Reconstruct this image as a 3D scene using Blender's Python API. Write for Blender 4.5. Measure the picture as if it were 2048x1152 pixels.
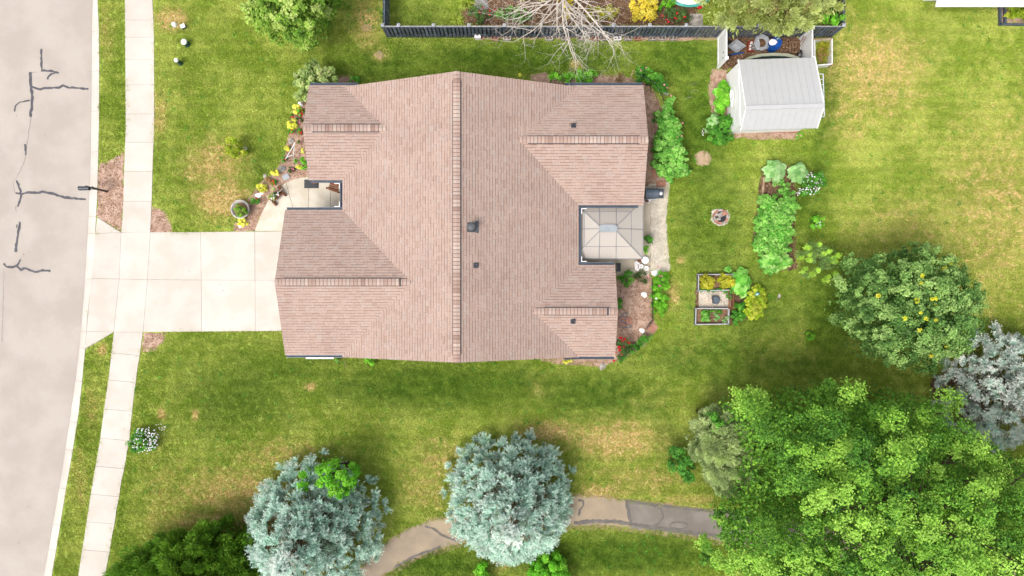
import bpy, math, random
import numpy as np

random.seed(11)
rng = np.random.default_rng(11)
sc = bpy.context.scene
for o in list(bpy.data.objects):
    bpy.data.objects.remove(o)
COL = sc.collection

# ------------------------------------------------------------------ camera, sky, sun, exposure
D = 36.4                      # metres from the drone to the ground
F = 1365.33                   # focal length in photograph pixels (24 mm equivalent)
cam_d = bpy.data.cameras.new('camera')
cam = bpy.data.objects.new('camera', cam_d)
COL.objects.link(cam)
cam.location = (0, 0, D)
cam.rotation_euler = (0, 0, 0)
cam_d.sensor_width = 36
cam_d.lens = 24
cam_d.clip_end = 2000
sc.camera = cam

SUN_EL, SUN_AZ = math.radians(60), math.radians(226)      # azimuth clockwise from north (+Y)
w = bpy.data.worlds.new('World')
sc.world = w
w.use_nodes = True
nt = w.node_tree
bg = nt.nodes['Background']
sky = nt.nodes.new('ShaderNodeTexSky')
sky.sky_type = 'NISHITA'
sky.sun_disc = False
sky.sun_elevation = SUN_EL
sky.sun_rotation = SUN_AZ
sky.dust_density = 4.0
sky.air_density = 1.0
sky.ozone_density = 0.6
hs = nt.nodes.new('ShaderNodeHueSaturation')              # bright hazy summer sky: pale rather than deep blue
hs.inputs['Saturation'].default_value = 0.38
nt.links.new(sky.outputs[0], hs.inputs['Color'])
nt.links.new(hs.outputs[0], bg.inputs['Color'])
bg.inputs['Strength'].default_value = 0.15

sun_d = bpy.data.lights.new('sun', 'SUN')
sun_d.energy = 1.1
sun_d.angle = math.radians(18)
sun_d.color = (1.0, 0.955, 0.89)
sun = bpy.data.objects.new('sun', sun_d)
COL.objects.link(sun)
sun.location = (-20, -25, 60)
sun.rotation_euler = (math.radians(90) - SUN_EL, 0, math.pi - SUN_AZ)

sc.view_settings.view_transform = 'Standard'
sc.view_settings.look = 'None'
sc.view_settings.gamma = 1
sc.view_settings.use_curve_mapping = False
sc.view_settings.exposure = 1.07

# ------------------------------------------------------------------ helpers
def P(px, py, z=0.0):
    """photograph pixel -> the point at height z"""
    s = (D - z) / F
    return np.array(((px - 1024) * s, (576 - py) * s, z))

def P2(pts, z=0.0):
    return [tuple(P(a, b, z)[:2]) for a, b in pts]

def lin(c):
    return tuple((x / 255 / 12.92 if x / 255 <= 0.04045 else ((x / 255 + 0.055) / 1.055) ** 2.4) for x in c)

GAIN = 2.2
def A(r, g, b, k=1.0):
    """base colour of a level surface that photographs as sRGB r,g,b at this exposure"""
    return tuple(min(0.9, x * k / GAIN) for x in lin((r, g, b))) + (1,)

ORG = {}
def orig(o):
    return ORG.get(o.name, np.zeros(3)) if o is not None else np.zeros(3)

def link(o):
    COL.objects.link(o)
    return o

def tag(o, label=None, cat=None, group=None, kind=None):
    if label: o['label'] = label
    if cat: o['category'] = cat
    if group: o['group'] = group
    if kind: o['kind'] = kind
    return o

def thing(name, label, cat, loc=(0, 0, 0), rz=0.0, group=None):
    o = bpy.data.objects.new(name, None)
    o.empty_display_size = 0.2
    link(o)
    o.location = tuple(float(x) for x in loc)
    o.rotation_euler = (0, 0, rz)
    ORG[o.name] = np.array(loc, float)
    return tag(o, label, cat, group)

def mesh_np(name, co, idx, per, mat, tint=None, smooth=False):
    """co (n,3), idx flat corner indices, per = corners per face (int) or array"""
    me = bpy.data.meshes.new(name)
    co = np.asarray(co, np.float32); idx = np.asarray(idx, np.int32).ravel()
    nf = len(idx) // per if isinstance(per, int) else len(per)
    me.vertices.add(len(co)); me.vertices.foreach_set('co', co.ravel())
    me.loops.add(len(idx)); me.loops.foreach_set('vertex_index', idx)
    me.polygons.add(nf)
    tot = np.full(nf, per, np.int32) if isinstance(per, int) else np.asarray(per, np.int32)
    st = np.zeros(nf, np.int32); st[1:] = np.cumsum(tot)[:-1]
    me.polygons.foreach_set('loop_start', st)
    me.polygons.foreach_set('use_smooth', np.full(nf, bool(smooth)))
    if tint is not None:
        a = me.attributes.new('tint', 'FLOAT', 'FACE')
        a.data.foreach_set('value', np.asarray(tint, np.float32))
    me.update(calc_edges=True)
    me.validate()
    if mat: me.materials.append(mat)
    return me

def put(name, me, parent=None, loc=(0, 0, 0), rot=(0, 0, 0), scale=1.0):
    o = bpy.data.objects.new(name, me)
    link(o)
    o.location = tuple(float(x) for x in loc); o.rotation_euler = rot
    o.scale = (scale,) * 3 if not hasattr(scale, '__len__') else scale
    if parent is not None: o.parent = parent
    ORG[o.name] = orig(parent) + np.array(loc, float)
    return o

class MB:
    def __init__(s):
        s.v = []; s.f = []; s.t = []
    def add(s, vs, fs, tint=0.5):
        n = len(s.v)
        s.v.extend([tuple(float(c) for c in p) for p in vs])
        for f in fs:
            s.f.append([i + n for i in f]); s.t.append(tint)
        return s
    def box(s, c, size, rz=0.0, tint=0.5):
        """box standing on c (its bottom centre)"""
        hx, hy, h = size[0] / 2, size[1] / 2, size[2]
        cs, sn = math.cos(rz), math.sin(rz)
        vs = []
        for z in (0, h):
            for x, y in ((-hx, -hy), (hx, -hy), (hx, hy), (-hx, hy)):
                vs.append((c[0] + x * cs - y * sn, c[1] + x * sn + y * cs, c[2] + z))
        return s.add(vs, [(3, 2, 1, 0), (4, 5, 6, 7), (0, 1, 5, 4), (1, 2, 6, 5), (2, 3, 7, 6), (3, 0, 4, 7)], tint)
    def beam(s, p0, p1, wd, ht, tint=0.5):
        """rectangular bar between two points, wd sideways, ht in the other direction"""
        p0 = np.array(p0, float); p1 = np.array(p1, float)
        d = p1 - p0; d /= np.linalg.norm(d)
        up = np.array((0, 0, 1.0)) if abs(d[2]) < 0.95 else np.array((1.0, 0, 0))
        a = np.cross(d, up); a /= np.linalg.norm(a); b = np.cross(a, d)
        vs = []
        for p in (p0, p1):
            for i, j in ((-1, -1), (1, -1), (1, 1), (-1, 1)):
                vs.append(p + a * i * wd / 2 + b * j * ht / 2)
        return s.add(vs, [(3, 2, 1, 0), (4, 5, 6, 7), (0, 1, 5, 4), (1, 2, 6, 5), (2, 3, 7, 6), (3, 0, 4, 7)], tint)
    def prism(s, poly, z0, z1, tint=0.5):
        ar = sum(poly[i][0] * poly[(i + 1) % len(poly)][1] - poly[(i + 1) % len(poly)][0] * poly[i][1] for i in range(len(poly)))
        if ar < 0: poly = poly[::-1]
        n = len(poly)
        vs = [(x, y, z0) for x, y in poly] + [(x, y, z1) for x, y in poly]
        fs = [tuple(range(n, 2 * n)), tuple(reversed(range(n)))]
        fs += [(i, (i + 1) % n, n + (i + 1) % n, n + i) for i in range(n)]
        return s.add(vs, fs, tint)
    def sheet(s, poly, z, tint=0.5):
        ar = sum(poly[i][0] * poly[(i + 1) % len(poly)][1] - poly[(i + 1) % len(poly)][0] * poly[i][1] for i in range(len(poly)))
        if ar < 0: poly = poly[::-1]
        return s.add([(x, y, z) for x, y in poly], [tuple(range(len(poly)))], tint)
    def tube(s, pts, rad, n=6, tint=0.5, closed=False):
        pts = [np.array(p, float) for p in pts]
        if not hasattr(rad, '__len__'): rad = [rad] * len(pts)
        vs = []; m = len(pts)
        prev = None
        for i, p in enumerate(pts):
            a = pts[(i - 1) % m] if (closed or i > 0) else p
            b = pts[(i + 1) % m] if (closed or i < m - 1) else p
            d = b - a; L = np.linalg.norm(d); d = d / L if L > 1e-9 else np.array((0, 0, 1.0))
            if prev is None:
                up = np.array((0, 0, 1.0)) if abs(d[2]) < 0.9 else np.array((1.0, 0, 0))
            else: up = prev
            x = np.cross(d, up); x /= max(np.linalg.norm(x), 1e-9); y = np.cross(x, d); prev = y
            for k in range(n):
                an = 2 * math.pi * k / n
                vs.append(p + (x * math.cos(an) + y * math.sin(an)) * rad[i])
        fs = []
        for i in range(m if closed else m - 1):
            j = (i + 1) % m
            for k in range(n):
                fs.append((i * n + k, i * n + (k + 1) % n, j * n + (k + 1) % n, j * n + k))
        if not closed:
            fs.append(tuple(range(n - 1, -1, -1))); fs.append(tuple((m - 1) * n + k for k in range(n)))
        return s.add(vs, fs, tint)
    def lathe(s, c, prof, n=16, tint=0.5, sx=1.0, sy=1.0):
        vs = []; fs = []
        for r, z in prof:
            for k in range(n):
                an = 2 * math.pi * k / n
                vs.append((c[0] + math.cos(an) * r * sx, c[1] + math.sin(an) * r * sy, c[2] + z))
        for i in range(len(prof) - 1):
            for k in range(n):
                fs.append((i * n + k, i * n + (k + 1) % n, (i + 1) * n + (k + 1) % n, (i + 1) * n + k))
        if prof[0][0] > 1e-4: fs.append(tuple(range(n - 1, -1, -1)))
        if prof[-1][0] > 1e-4: fs.append(tuple((len(prof) - 1) * n + k for k in range(n)))
        return s.add(vs, fs, tint)
    def lump(s, c, r, seed=0, sz=0.6, tint=0.5, n=9, m=5):
        """an irregular stone"""
        q = random.Random(seed)
        prof = []
        ph = [q.uniform(0, 6.28) for _ in range(4)]
        vs = []
        for i in range(m + 1):
            th = math.pi * i / m
            for k in range(n):
                an = 2 * math.pi * k / n
                rr = r * (1 + 0.16 * math.sin(2 * an + ph[0]) + 0.1 * math.sin(3 * an + ph[1] + th) + q.uniform(-0.05, 0.05))
                vs.append((c[0] + math.sin(th) * math.cos(an) * rr, c[1] + math.sin(th) * math.sin(an) * rr,
                           c[2] + r * sz * (1 - math.cos(th)) * (0.5 + 0.06 * math.sin(an + ph[2]))))
        fs = []
        for i in range(m):
            for k in range(n):
                fs.append((i * n + (k + 1) % n, i * n + k, (i + 1) * n + k, (i + 1) * n + (k + 1) % n)[::-1])
        return s.add(vs, fs, tint)
    def mesh(s, name, mat, origin=(0, 0, 0), smooth=False):
        co = np.array(s.v, float) - np.array(origin, float)
        per = [len(f) for f in s.f]
        return mesh_np(name, co, [i for f in s.f for i in f], per, mat, s.t, smooth)
    def build(s, name, mat, parent=None, smooth=False, kind=None, origin=None):
        if parent is not None:
            o = put(name, s.mesh(name, mat, orig(parent), smooth), parent)
        else:
            org = np.array(origin if origin is not None else (0, 0, 0), float)
            o = put(name, s.mesh(name, mat, org, smooth), None, org)
        if kind: o['kind'] = kind
        return o

# ------------------------------------------------------------------ materials
def newmat(name):
    m = bpy.data.materials.new(name); m.use_nodes = True
    n = m.node_tree.nodes; b = n['Principled BSDF']
    return m, m.node_tree, b

class NT:
    """short-hand for wiring nodes"""
    def __init__(s, tree): s.t = tree
    def n(s, kind, **kw):
        x = s.t.nodes.new(kind)
        for k, v in kw.items(): setattr(x, k, v)
        return x
    def val(s, sock, v):
        if isinstance(v, bpy.types.NodeSocket): s.t.links.new(v, sock)
        else: sock.default_value = v
    def math(s, op, a, b=0.0, clamp=False):
        x = s.n('ShaderNodeMath', operation=op); x.use_clamp = clamp
        s.val(x.inputs[0], a); s.val(x.inputs[1], b)
        return x.outputs[0]
    def mix(s, f, a, b, mode='MIX'):
        x = s.n('ShaderNodeMix', data_type='RGBA', blend_type=mode)
        s.val(x.inputs[0], f); s.val(x.inputs[6], a); s.val(x.inputs[7], b)
        return x.outputs[2]
    def noise(s, scale, detail=3, rough=0.55, vec=None, dist=0.0):
        x = s.n('ShaderNodeTexNoise')
        x.inputs['Scale'].default_value = scale; x.inputs['Detail'].default_value = detail
        x.inputs['Roughness'].default_value = rough; x.inputs['Distortion'].default_value = dist
        if vec is None: vec = s.pos()
        s.t.links.new(vec, x.inputs['Vector'])
        return x.outputs['Fac']
    def pos(s):
        if not hasattr(s, '_p'): s._p = s.n('ShaderNodeNewGeometry').outputs['Position']
        return s._p
    def ramp(s, f, lo, hi):
        x = s.n('ShaderNodeMapRange'); x.clamp = True; x.interpolation_type = 'SMOOTHSTEP'
        s.val(x.inputs[0], f); x.inputs[1].default_value = lo; x.inputs[2].default_value = hi
        return x.outputs[0]
    def attr(s, name, kind='GEOMETRY'):
        x = s.n('ShaderNodeAttribute', attribute_name=name, attribute_type=kind)
        return x.outputs['Fac']
    def colramp(s, f, cols):
        x = s.n('ShaderNodeValToRGB')
        e = x.color_ramp.elements
        while len(e) < len(cols): e.new(0.5)
        for i, c in enumerate(cols):
            e[i].position = i / (len(cols) - 1); e[i].color = c
        s.val(x.inputs[0], f)
        return x.outputs[0]
    def bump(s, b, h, strength=0.4, dist=0.02):
        x = s.n('ShaderNodeBump'); x.inputs['Strength'].default_value = strength; x.inputs['Distance'].default_value = dist
        s.t.links.new(h, x.inputs['Height']); s.t.links.new(x.outputs[0], b.inputs['Normal'])

def mat_noise(name, c1, c2, scale=6.0, fine=60.0, fa=0.25, rough=0.8, bump=0.3, metal=0.0, tintvar=0.0, spec=0.3, lo=0.35, hi=0.65, stain=0):
    m, t, b = newmat(name); q = NT(t)
    col = q.mix(q.ramp(q.noise(scale, 4), lo, hi), c1, c2)
    if stain:
        st = q.ramp(q.noise(stain, 5, .65, None, .6), .52, .72)
        col = q.mix(q.math('MULTIPLY', st, .3), col, tuple(x * .86 for x in c2[:3]) + (1,))
    f = q.noise(fine, 2)
    col = q.mix(1.0, col, q.colramp(f, [(1 - fa,) * 3 + (1,), (1 + fa,) * 3 + (1,)]), 'MULTIPLY')
    if tintvar:
        tt = q.attr('tint')
        col = q.mix(1.0, col, q.colramp(tt, [(1 - tintvar,) * 3 + (1,), (1 + tintvar,) * 3 + (1,)]), 'MULTIPLY')
    t.links.new(col, b.inputs['Base Color'])
    b.inputs['Roughness'].default_value = rough; b.inputs['Metallic'].default_value = metal
    b.inputs['Specular IOR Level'].default_value = spec
    if bump: q.bump(b, f, bump)
    return m

def mat_leaf(name, cols, trans=0.3, rough=0.55, k=1.75):
    cols = [tuple(min(.82, x * k) for x in c[:3]) + (1,) for c in cols]
    if k > 1: trans += .12
    m, t, b = newmat(name); q = NT(t)
    col = q.colramp(q.attr('tint'), cols)
    col = q.mix(1.0, col, q.colramp(q.ramp(q.noise(1.6, 3), .25, .75), [(0.68, 0.7, 0.66, 1), (1.26, 1.24, 1.2, 1)]), 'MULTIPLY')
    t.links.new(col, b.inputs['Base Color'])
    b.inputs['Roughness'].default_value = rough; b.inputs['Specular IOR Level'].default_value = 0.25
    tr = q.n('ShaderNodeBsdfTranslucent'); t.links.new(col, tr.inputs[0])
    mx = q.n('ShaderNodeMixShader'); mx.inputs[0].default_value = trans
    t.links.new(b.outputs[0], mx.inputs[1]); t.links.new(tr.outputs[0], mx.inputs[2])
    t.links.new(mx.outputs[0], t.nodes['Material Output'].inputs['Surface'])
    return m

def flat(name, c, rough=0.6, metal=0.0, var=0.12, spec=0.4):
    return mat_noise(name, c, tuple(x * (1 - var) for x in c[:3]) + (1,), 3, 40, var * 0.6, rough, 0.08, metal, 0, spec)

# ------------------------------------------------------------------ polygons
def inside(pts, poly):
    x, y = pts[:, 0], pts[:, 1]; r = np.zeros(len(pts), bool)
    n = len(poly); j = n - 1
    for i in range(n):
        xi, yi = poly[i]; xj, yj = poly[j]
        c = ((yi > y) != (yj > y)) & (x < (xj - xi) * (y - yi) / ((yj - yi) if yj != yi else 1e-9) + xi)
        r ^= c; j = i
    return r

def edge_dist(pts, poly):
    d = np.full(len(pts), 1e9)
    for i in range(len(poly)):
        a = np.array(poly[i]); b = np.array(poly[(i + 1) % len(poly)]); ab = b - a
        t = np.clip(((pts - a) @ ab) / max(ab @ ab, 1e-9), 0, 1)
        d = np.minimum(d, np.linalg.norm(pts - (a + t[:, None] * ab), axis=1))
    return d

def wobble(poly, step=0.15, amp=0.03, seed=0):
    """resample a polygon and roughen its edge"""
    q = random.Random(seed); out = []
    for i in range(len(poly)):
        a = poly[i]; b = poly[(i + 1) % len(poly)]
        L = math.hypot(b[0] - a[0], b[1] - a[1]); n = max(1, int(L / step))
        for k in range(n):
            t = k / n
            out.append((a[0] + (b[0] - a[0]) * t + q.gauss(0, amp), a[1] + (b[1] - a[1]) * t + q.gauss(0, amp)))
    return out

def smooth_poly(poly, it=2):
    for _ in range(it):
        out = []
        for i in range(len(poly)):
            a = poly[i]; b = poly[(i + 1) % len(poly)]
            out.append((a[0] * .75 + b[0] * .25, a[1] * .75 + b[1] * .25)); out.append((a[0] * .25 + b[0] * .75, a[1] * .25 + b[1] * .75))
        poly = out
    return poly

def circ(px, py, r, ry=None, n=14):
    ry = ry or r
    return [(px + r * math.cos(2 * math.pi * k / n), py + ry * math.sin(2 * math.pi * k / n)) for k in range(n)]

# ------------------------------------------------------------------ foliage
def unit(a):
    return a / np.maximum(np.linalg.norm(a, axis=1, keepdims=True), 1e-9)

def leaves(c, n, L, W, fold=0.15):
    """diamond leaves at c facing n -> co, idx"""
    k = len(c)
    r = unit(rng.normal(size=(k, 3))); t = unit(np.cross(n, r)); b = np.cross(n, t)
    L = np.broadcast_to(L, k)[:, None]; W = np.broadcast_to(W, k)[:, None]
    co = np.stack([c - t * L / 2, c + b * W / 2 + n * W * fold, c + t * L / 2 - n * L * fold * 0.6, c - b * W / 2 + n * W * fold], 1).reshape(-1, 3)
    return co, np.arange(4 * k)

def needles(c, d, L, W):
    k = len(c)
    r = unit(rng.normal(size=(k, 3))); b = unit(np.cross(d, r))
    L = np.broadcast_to(L, k)[:, None]; W = np.broadcast_to(W, k)[:, None]
    co = np.stack([c - b * W / 2, c + b * W / 2, c + d * L], 1).reshape(-1, 3)
    return co, np.arange(3 * k)

def crown(parent, name, outline, ze, ztop, mat, zlow=None, clump=0.3, n=60, L=0.1, W=0.06, kind='leaf', stretch=1.0,
          spacing=1.0, seed=None, up=0.5, power=0.5, lower=0.6, fill=0.25, jz=0.5, tintfn=None, under=0, sub=0):
    """foliage filling an outline (photograph pixels at height ze): clumps of leaves over a domed, uneven top and down its sides"""
    if zlow is None: zlow = ze * 0.5
    poly = smooth_poly(P2(outline, ze), 2)
    pa = np.array(poly); lo, hi = pa.min(0), pa.max(0)
    sp = clump * spacing
    gx, gy = np.meshgrid(np.arange(lo[0], hi[0] + sp, sp), np.arange(lo[1], hi[1] + sp, sp))
    pts = np.stack([gx.ravel(), gy.ravel()], 1) + rng.uniform(-.5, .5, (gx.size, 2)) * sp
    pts = pts[inside(pts, poly)]
    if len(pts) == 0: pts = pa.mean(0)[None]
    de = edge_dist(pts, poly); R = max(de.max(), 1e-3)
    t = np.clip(de / R, 0, 1)
    z = ze + (ztop - ze) * (1 - (1 - t) ** 2) ** power + rng.normal(0, 1, len(pts)) * clump * jz
    cen = pa.mean(0); hd = pts - cen; hd = hd / np.maximum(np.linalg.norm(hd, axis=1, keepdims=True), 1e-6)
    nr = unit(np.concatenate([hd * (1 - t)[:, None] * 1.1, (0.25 + t)[:, None]], 1))
    C = np.concatenate([pts, z[:, None]], 1)
    keep = rng.random(len(pts)) < np.clip(0.45 + t * 1.5, 0, 1)           # an uneven rim
    C, nr, t = C[keep], nr[keep], t[keep]
    m = (t < 0.55) & (rng.random(len(t)) < lower)
    if m.any() and lower > 0:
        c2 = C[m].copy(); f = rng.random(m.sum())
        c2[:, 2] = zlow + (c2[:, 2] - zlow) * f
        c2[:, :2] = cen + (c2[:, :2] - cen) * (0.78 + 0.22 * f)[:, None]
        n2 = unit(np.concatenate([hd[keep][m], np.full((m.sum(), 1), 0.25)], 1))
        C = np.concatenate([C, c2]); nr = np.concatenate([nr, n2])
    k = len(C); ctint = rng.random(k)
    own = np.repeat(np.arange(k), n)
    g = rng.normal(size=(k * n, 3)); g = unit(g) * (rng.random((k * n, 1)) ** 0.4) * clump * 0.62
    if sub:                                                                 # each clump is a handful of smaller sprays
        sd_ = unit(rng.normal(size=(k * sub, 3)) + np.repeat(nr, sub, 0) * .5) * clump * rng.uniform(.4, .78, (k * sub, 1))
        g = sd_[own * sub + rng.integers(0, sub, k * n)] + rng.normal(size=(k * n, 3)) * clump * .15
    sz = rng.uniform(0.6, 1.35, k)[own][:, None]
    nn = nr[own]
    al = (g * nn).sum(1, keepdims=True)
    pos = C[own] + (g + nn * al * (stretch - 1)) * sz
    if kind == 'leaf':
        nv = unit(unit(g) * 0.7 + nn * 0.5 + np.array((0, 0, up)) + rng.normal(0, 0.35, g.shape))
        s = rng.uniform(0.7, 1.3, len(pos))
        co, idx = leaves(pos, nv, L * s, W * s); per = 4
    else:
        dv = unit(unit(g) * 0.8 + nn * 0.7 + np.array((0, 0, up)) + rng.normal(0, 0.3, g.shape))
        s = rng.uniform(0.7, 1.3, len(pos))
        co, idx = needles(pos, dv, L * s, W * s); per = 3
    tint = np.clip(0.5 + (ctint[own] - 0.5) * (0.95 if sub else 0.5) + rng.normal(0, 0.17, len(pos)), 0, 1)
    if tintfn is not None: tint = tintfn(pos, tint)
    if fill > 0:                                                            # inner leaves below the surface
        kk = int(len(pos) * fill); a = rng.integers(0, len(C), kk)
        p2 = C[a].copy(); ff = rng.uniform(0.35, 0.95, kk)
        p2[:, 2] = zlow + (p2[:, 2] - zlow) * ff; p2[:, :2] = cen + (p2[:, :2] - cen) * .93 + rng.normal(0, clump * 0.3, (kk, 2))
        nv = unit(rng.normal(size=(kk, 3)) * 0.6 + np.array((0, 0, 1.0)))
        if per == 4: c3, i3 = leaves(p2, nv, L * 1.2, W * 1.2)
        else: c3, i3 = needles(p2, nv, L * 1.2, W * 1.2)
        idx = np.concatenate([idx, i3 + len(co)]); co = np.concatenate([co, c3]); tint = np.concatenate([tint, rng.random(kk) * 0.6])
    if under > 0:                                                           # lower storey of the crown, leaf tints darkened to paint shade in the gaps
        ku = int(under * (hi - lo).prod()); p2 = lo + rng.random((ku, 2)) * (hi - lo); p2 = p2[inside(p2, poly)]; p2 = p2[edge_dist(p2, poly) > clump * .5]
        p3 = np.concatenate([p2, rng.uniform(zlow, ze + (ztop - ze) * .25, (len(p2), 1))], 1); nv = unit(rng.normal(size=p3.shape) * .5 + np.array((0, 0, 1.0)))
        if per == 4: c3, i3 = leaves(p3, nv, L * 1.6, W * 1.7)
        else: c3, i3 = needles(p3, unit(rng.normal(size=p3.shape)), L * 2, W * 2.4)
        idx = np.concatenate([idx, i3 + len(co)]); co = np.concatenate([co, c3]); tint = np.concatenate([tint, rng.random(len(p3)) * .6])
    co[:, 2] = np.maximum(co[:, 2], 0.012)
    o = put(name, mesh_np(name, co - orig(parent), idx, per, mat, tint), parent)
    return o

def stems(parent, name, base, top, mat, n=5, r=0.02, spread=0.3):
    mb = MB()
    for i in range(n):
        an = 2 * math.pi * i / n + random.uniform(-.3, .3); s = spread * random.uniform(.4, 1)
        b = np.array(base, float); e = np.array((base[0] + math.cos(an) * s, base[1] + math.sin(an) * s, top * random.uniform(.7, .95)))
        mid = b * .5 + e * .5 + np.array((math.cos(an) * s * .1, math.sin(an) * s * .1, 0))
        mb.tube([b, mid, e], [r, r * .7, r * .35], 5)
    return mb.build(name, mat, parent)

def trunk(parent, base, h, r, mat, limbs=7, spread=2.0, lean=(0, 0), zl=0.35):
    mb = MB()
    b = np.array((base[0], base[1], -0.05)); tops = []
    pts = [b + np.array((lean[0] * f, lean[1] * f, h * 0.8 * f)) + np.array((random.uniform(-.05, .05) * f, random.uniform(-.05, .05) * f, 0)) for f in (0, .05, .25, .5, .75, 1)]
    mb.tube(pts, [r * 1.35, r * 1.05, r * .9, r * .7, r * .45, r * .2], 9)
    for i in range(limbs):
        f = zl + (0.9 - zl) * i / max(1, limbs - 1)
        s = b + np.array((lean[0] * f, lean[1] * f, h * 0.8 * f)); an = i * 2.4 + random.uniform(-.3, .3)
        ln = spread * (1 - 0.5 * (f - zl)) * random.uniform(.8, 1.05)
        m = s + np.array((math.cos(an) * ln * .5, math.sin(an) * ln * .5, ln * .32)); e = s + np.array((math.cos(an) * ln, math.sin(an) * ln, ln * .5))
        rr = r * (0.5 - 0.28 * f)
        mb.tube([s, m, e], [rr, rr * .65, rr * .2], 6)
        for sg in (-1, 1):
            a2 = an + sg * random.uniform(.4, .8)
            e2 = m + np.array((math.cos(a2) * ln * .45, math.sin(a2) * ln * .45, ln * .25))
            mb.tube([m, e2], [rr * .5, rr * .12], 5)
    return mb.build('trunk', mat, parent)

def shrub(name, label, cat, outline, h, mat, group=None, stem=True, ze=None, **kw):
    ze = h * 0.45 if ze is None else ze
    c = np.array(P2(outline, ze)).mean(0)
    t = thing(name, label, cat, (c[0], c[1], 0), 0, group)
    kw.setdefault('zlow', 0.03)
    crown(t, 'foliage', outline, ze, h, mat, **kw)
    if stem:
        r = max(0.008, 0.02 * h)
        pa = np.array(P2(outline, ze)); sp = 0.45 * min(np.ptp(pa[:, 0]), np.ptp(pa[:, 1]))
        stems(t, 'stem', (c[0], c[1], 0), h * 0.85, MT['stem'], 4, r, sp)
    return t
# ------------------------------------------------------------------ material library
MT = {}
MT['stem'] = mat_noise('stem bark', A(120, 95, 70), A(90, 70, 50), 8, 50, .3)
MT['bark'] = mat_noise('bark', A(125, 105, 85), A(85, 70, 55), 5, 40, .35)
MT['white'] = flat('white vinyl', A(246, 245, 243, 1.75), .45, 0, .04)
MT['whitepaint'] = flat('white paint', A(240, 238, 232, 1.6), .5, 0, .08)
MT['black'] = flat('black plastic', A(58, 60, 66), .4, 0, .2)
MT['dark'] = flat('dark grey metal', A(92, 97, 106), .4, .3, .2)
MT['slate'] = flat('slate gutter', A(118, 130, 146), .38, .2, .15)
MT['tan'] = mat_noise('tan timber', A(222, 190, 158), A(190, 150, 115), 5, 60, .15)
MT['wood'] = mat_noise('red brown timber', A(170, 110, 75), A(140, 85, 55), 6, 60, .2)
MT['greywood'] = mat_noise('weathered grey wood', A(222, 216, 208, 1.3), A(190, 185, 178, 1.2), 6, 60, .15)
MT['stone'] = mat_noise('pale stone', A(225, 215, 205), A(170, 160, 150), 6, 40, .15)
MT['grey'] = mat_noise('grey stone', A(190, 185, 180), A(150, 146, 142), 6, 40, .15)
MT['brick'] = mat_noise('pink brick', A(225, 165, 140), A(200, 140, 118), 5, 60, .12)
MT['soil'] = mat_noise('soil', A(175, 138, 108), A(135, 102, 78), 4, 30, .3, .95)
MT['terracotta'] = flat('terracotta', A(180, 100, 70), .7)
MT['red'] = flat('red petals', A(238, 30, 60, 1.7), .6, 0, .2)
MT['scarlet'] = flat('scarlet petals', A(228, 16, 40, 1.6), .6, 0, .25)
MT['pink'] = flat('pink petals', A(248, 165, 178, 1.5), .6, 0, .15)
MT['petal'] = flat('white petals', A(250, 244, 246, 1.7), .6, 0, .06)
MT['blue'] = flat('blue plastic', A(30, 105, 205), .35, 0, .12)
MT['hose'] = flat('blue hose', A(120, 160, 190), .4)
MT['teal'] = flat('turquoise vinyl', A(90, 222, 205), .35, 0, .08)
MT['tealdark'] = flat('dark green plastic', A(45, 95, 90), .5)
MT['paleg'] = flat('pale green fibreglass', A(222, 226, 196), .35, 0, .08)
MT['alu'] = flat('aluminium', A(232, 236, 238, 1.5), .35, .3, .06)
MT['greyplastic'] = flat('light grey plastic', A(205, 208, 214), .45)
MT['orange'] = flat('orange plastic', A(205, 95, 60), .5)

MT['juniper'] = mat_leaf('evergreen leaves', [A(70, 100, 25), A(95, 140, 40), A(130, 165, 55)], .2, k=2.3)
MT['maple'] = mat_leaf('maple leaves', [A(66, 116, 34), A(108, 162, 50), A(146, 196, 68), A(172, 214, 90)], .14, k=1.75)
MT['maple2'] = mat_leaf('dark maple leaves', [A(72, 110, 48), A(104, 147, 70), A(136, 174, 92), A(168, 200, 118)], .2, k=1.9)
MT['yleaf'] = mat_leaf('yellowing leaves', [A(200, 205, 50), A(228, 228, 62), A(238, 222, 80)], .3)
MT['linden'] = mat_leaf('bright round tree leaves', [A(105, 150, 48), A(150, 192, 72), A(186, 216, 102), A(214, 232, 140)], .3)
MT['hydr'] = mat_leaf('pale green shrub leaves', [A(110, 150, 70), A(160, 190, 105), A(195, 215, 135), A(225, 225, 165)], .28)
MT['box'] = mat_leaf('boxwood leaves', [A(90, 135, 38), A(128, 172, 54), A(160, 200, 78)], .25, k=2.1)
MT['lime'] = mat_leaf('lime foliage', [A(205, 208, 62), A(236, 232, 96), A(248, 243, 140)], .3, k=2.4)
MT['green'] = mat_leaf('green foliage', [A(58, 120, 35), A(92, 165, 52), A(140, 202, 80)], .3, k=1.9)
MT['bright'] = mat_leaf('bright green foliage', [A(100, 185, 40), A(140, 220, 60), A(185, 240, 95)], .35)
MT['bushy'] = mat_leaf('pale bush leaves', [A(105, 145, 75), A(140, 175, 95), A(165, 195, 120)], .25)
MT['tips'] = mat_leaf('yellow green tips', [A(175, 225, 75), A(200, 240, 95), A(215, 245, 120)], .35)
MT['veg'] = mat_leaf('bed leaves', [A(78, 150, 52), A(118, 190, 76), A(160, 218, 104), A(200, 238, 146)], .33, k=1.9)
MT['big'] = mat_leaf('large garden leaves', [A(95, 190, 55), A(140, 220, 85), A(175, 235, 120)], .3)
MT['pale'] = mat_leaf('grey green large leaves', [A(130, 190, 105), A(165, 215, 135), A(195, 230, 165)], .3)
MT['nast'] = mat_leaf('yellow green nasturtium', [A(120, 165, 20), A(175, 205, 45), A(215, 225, 80), A(235, 225, 110)], .3)
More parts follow.
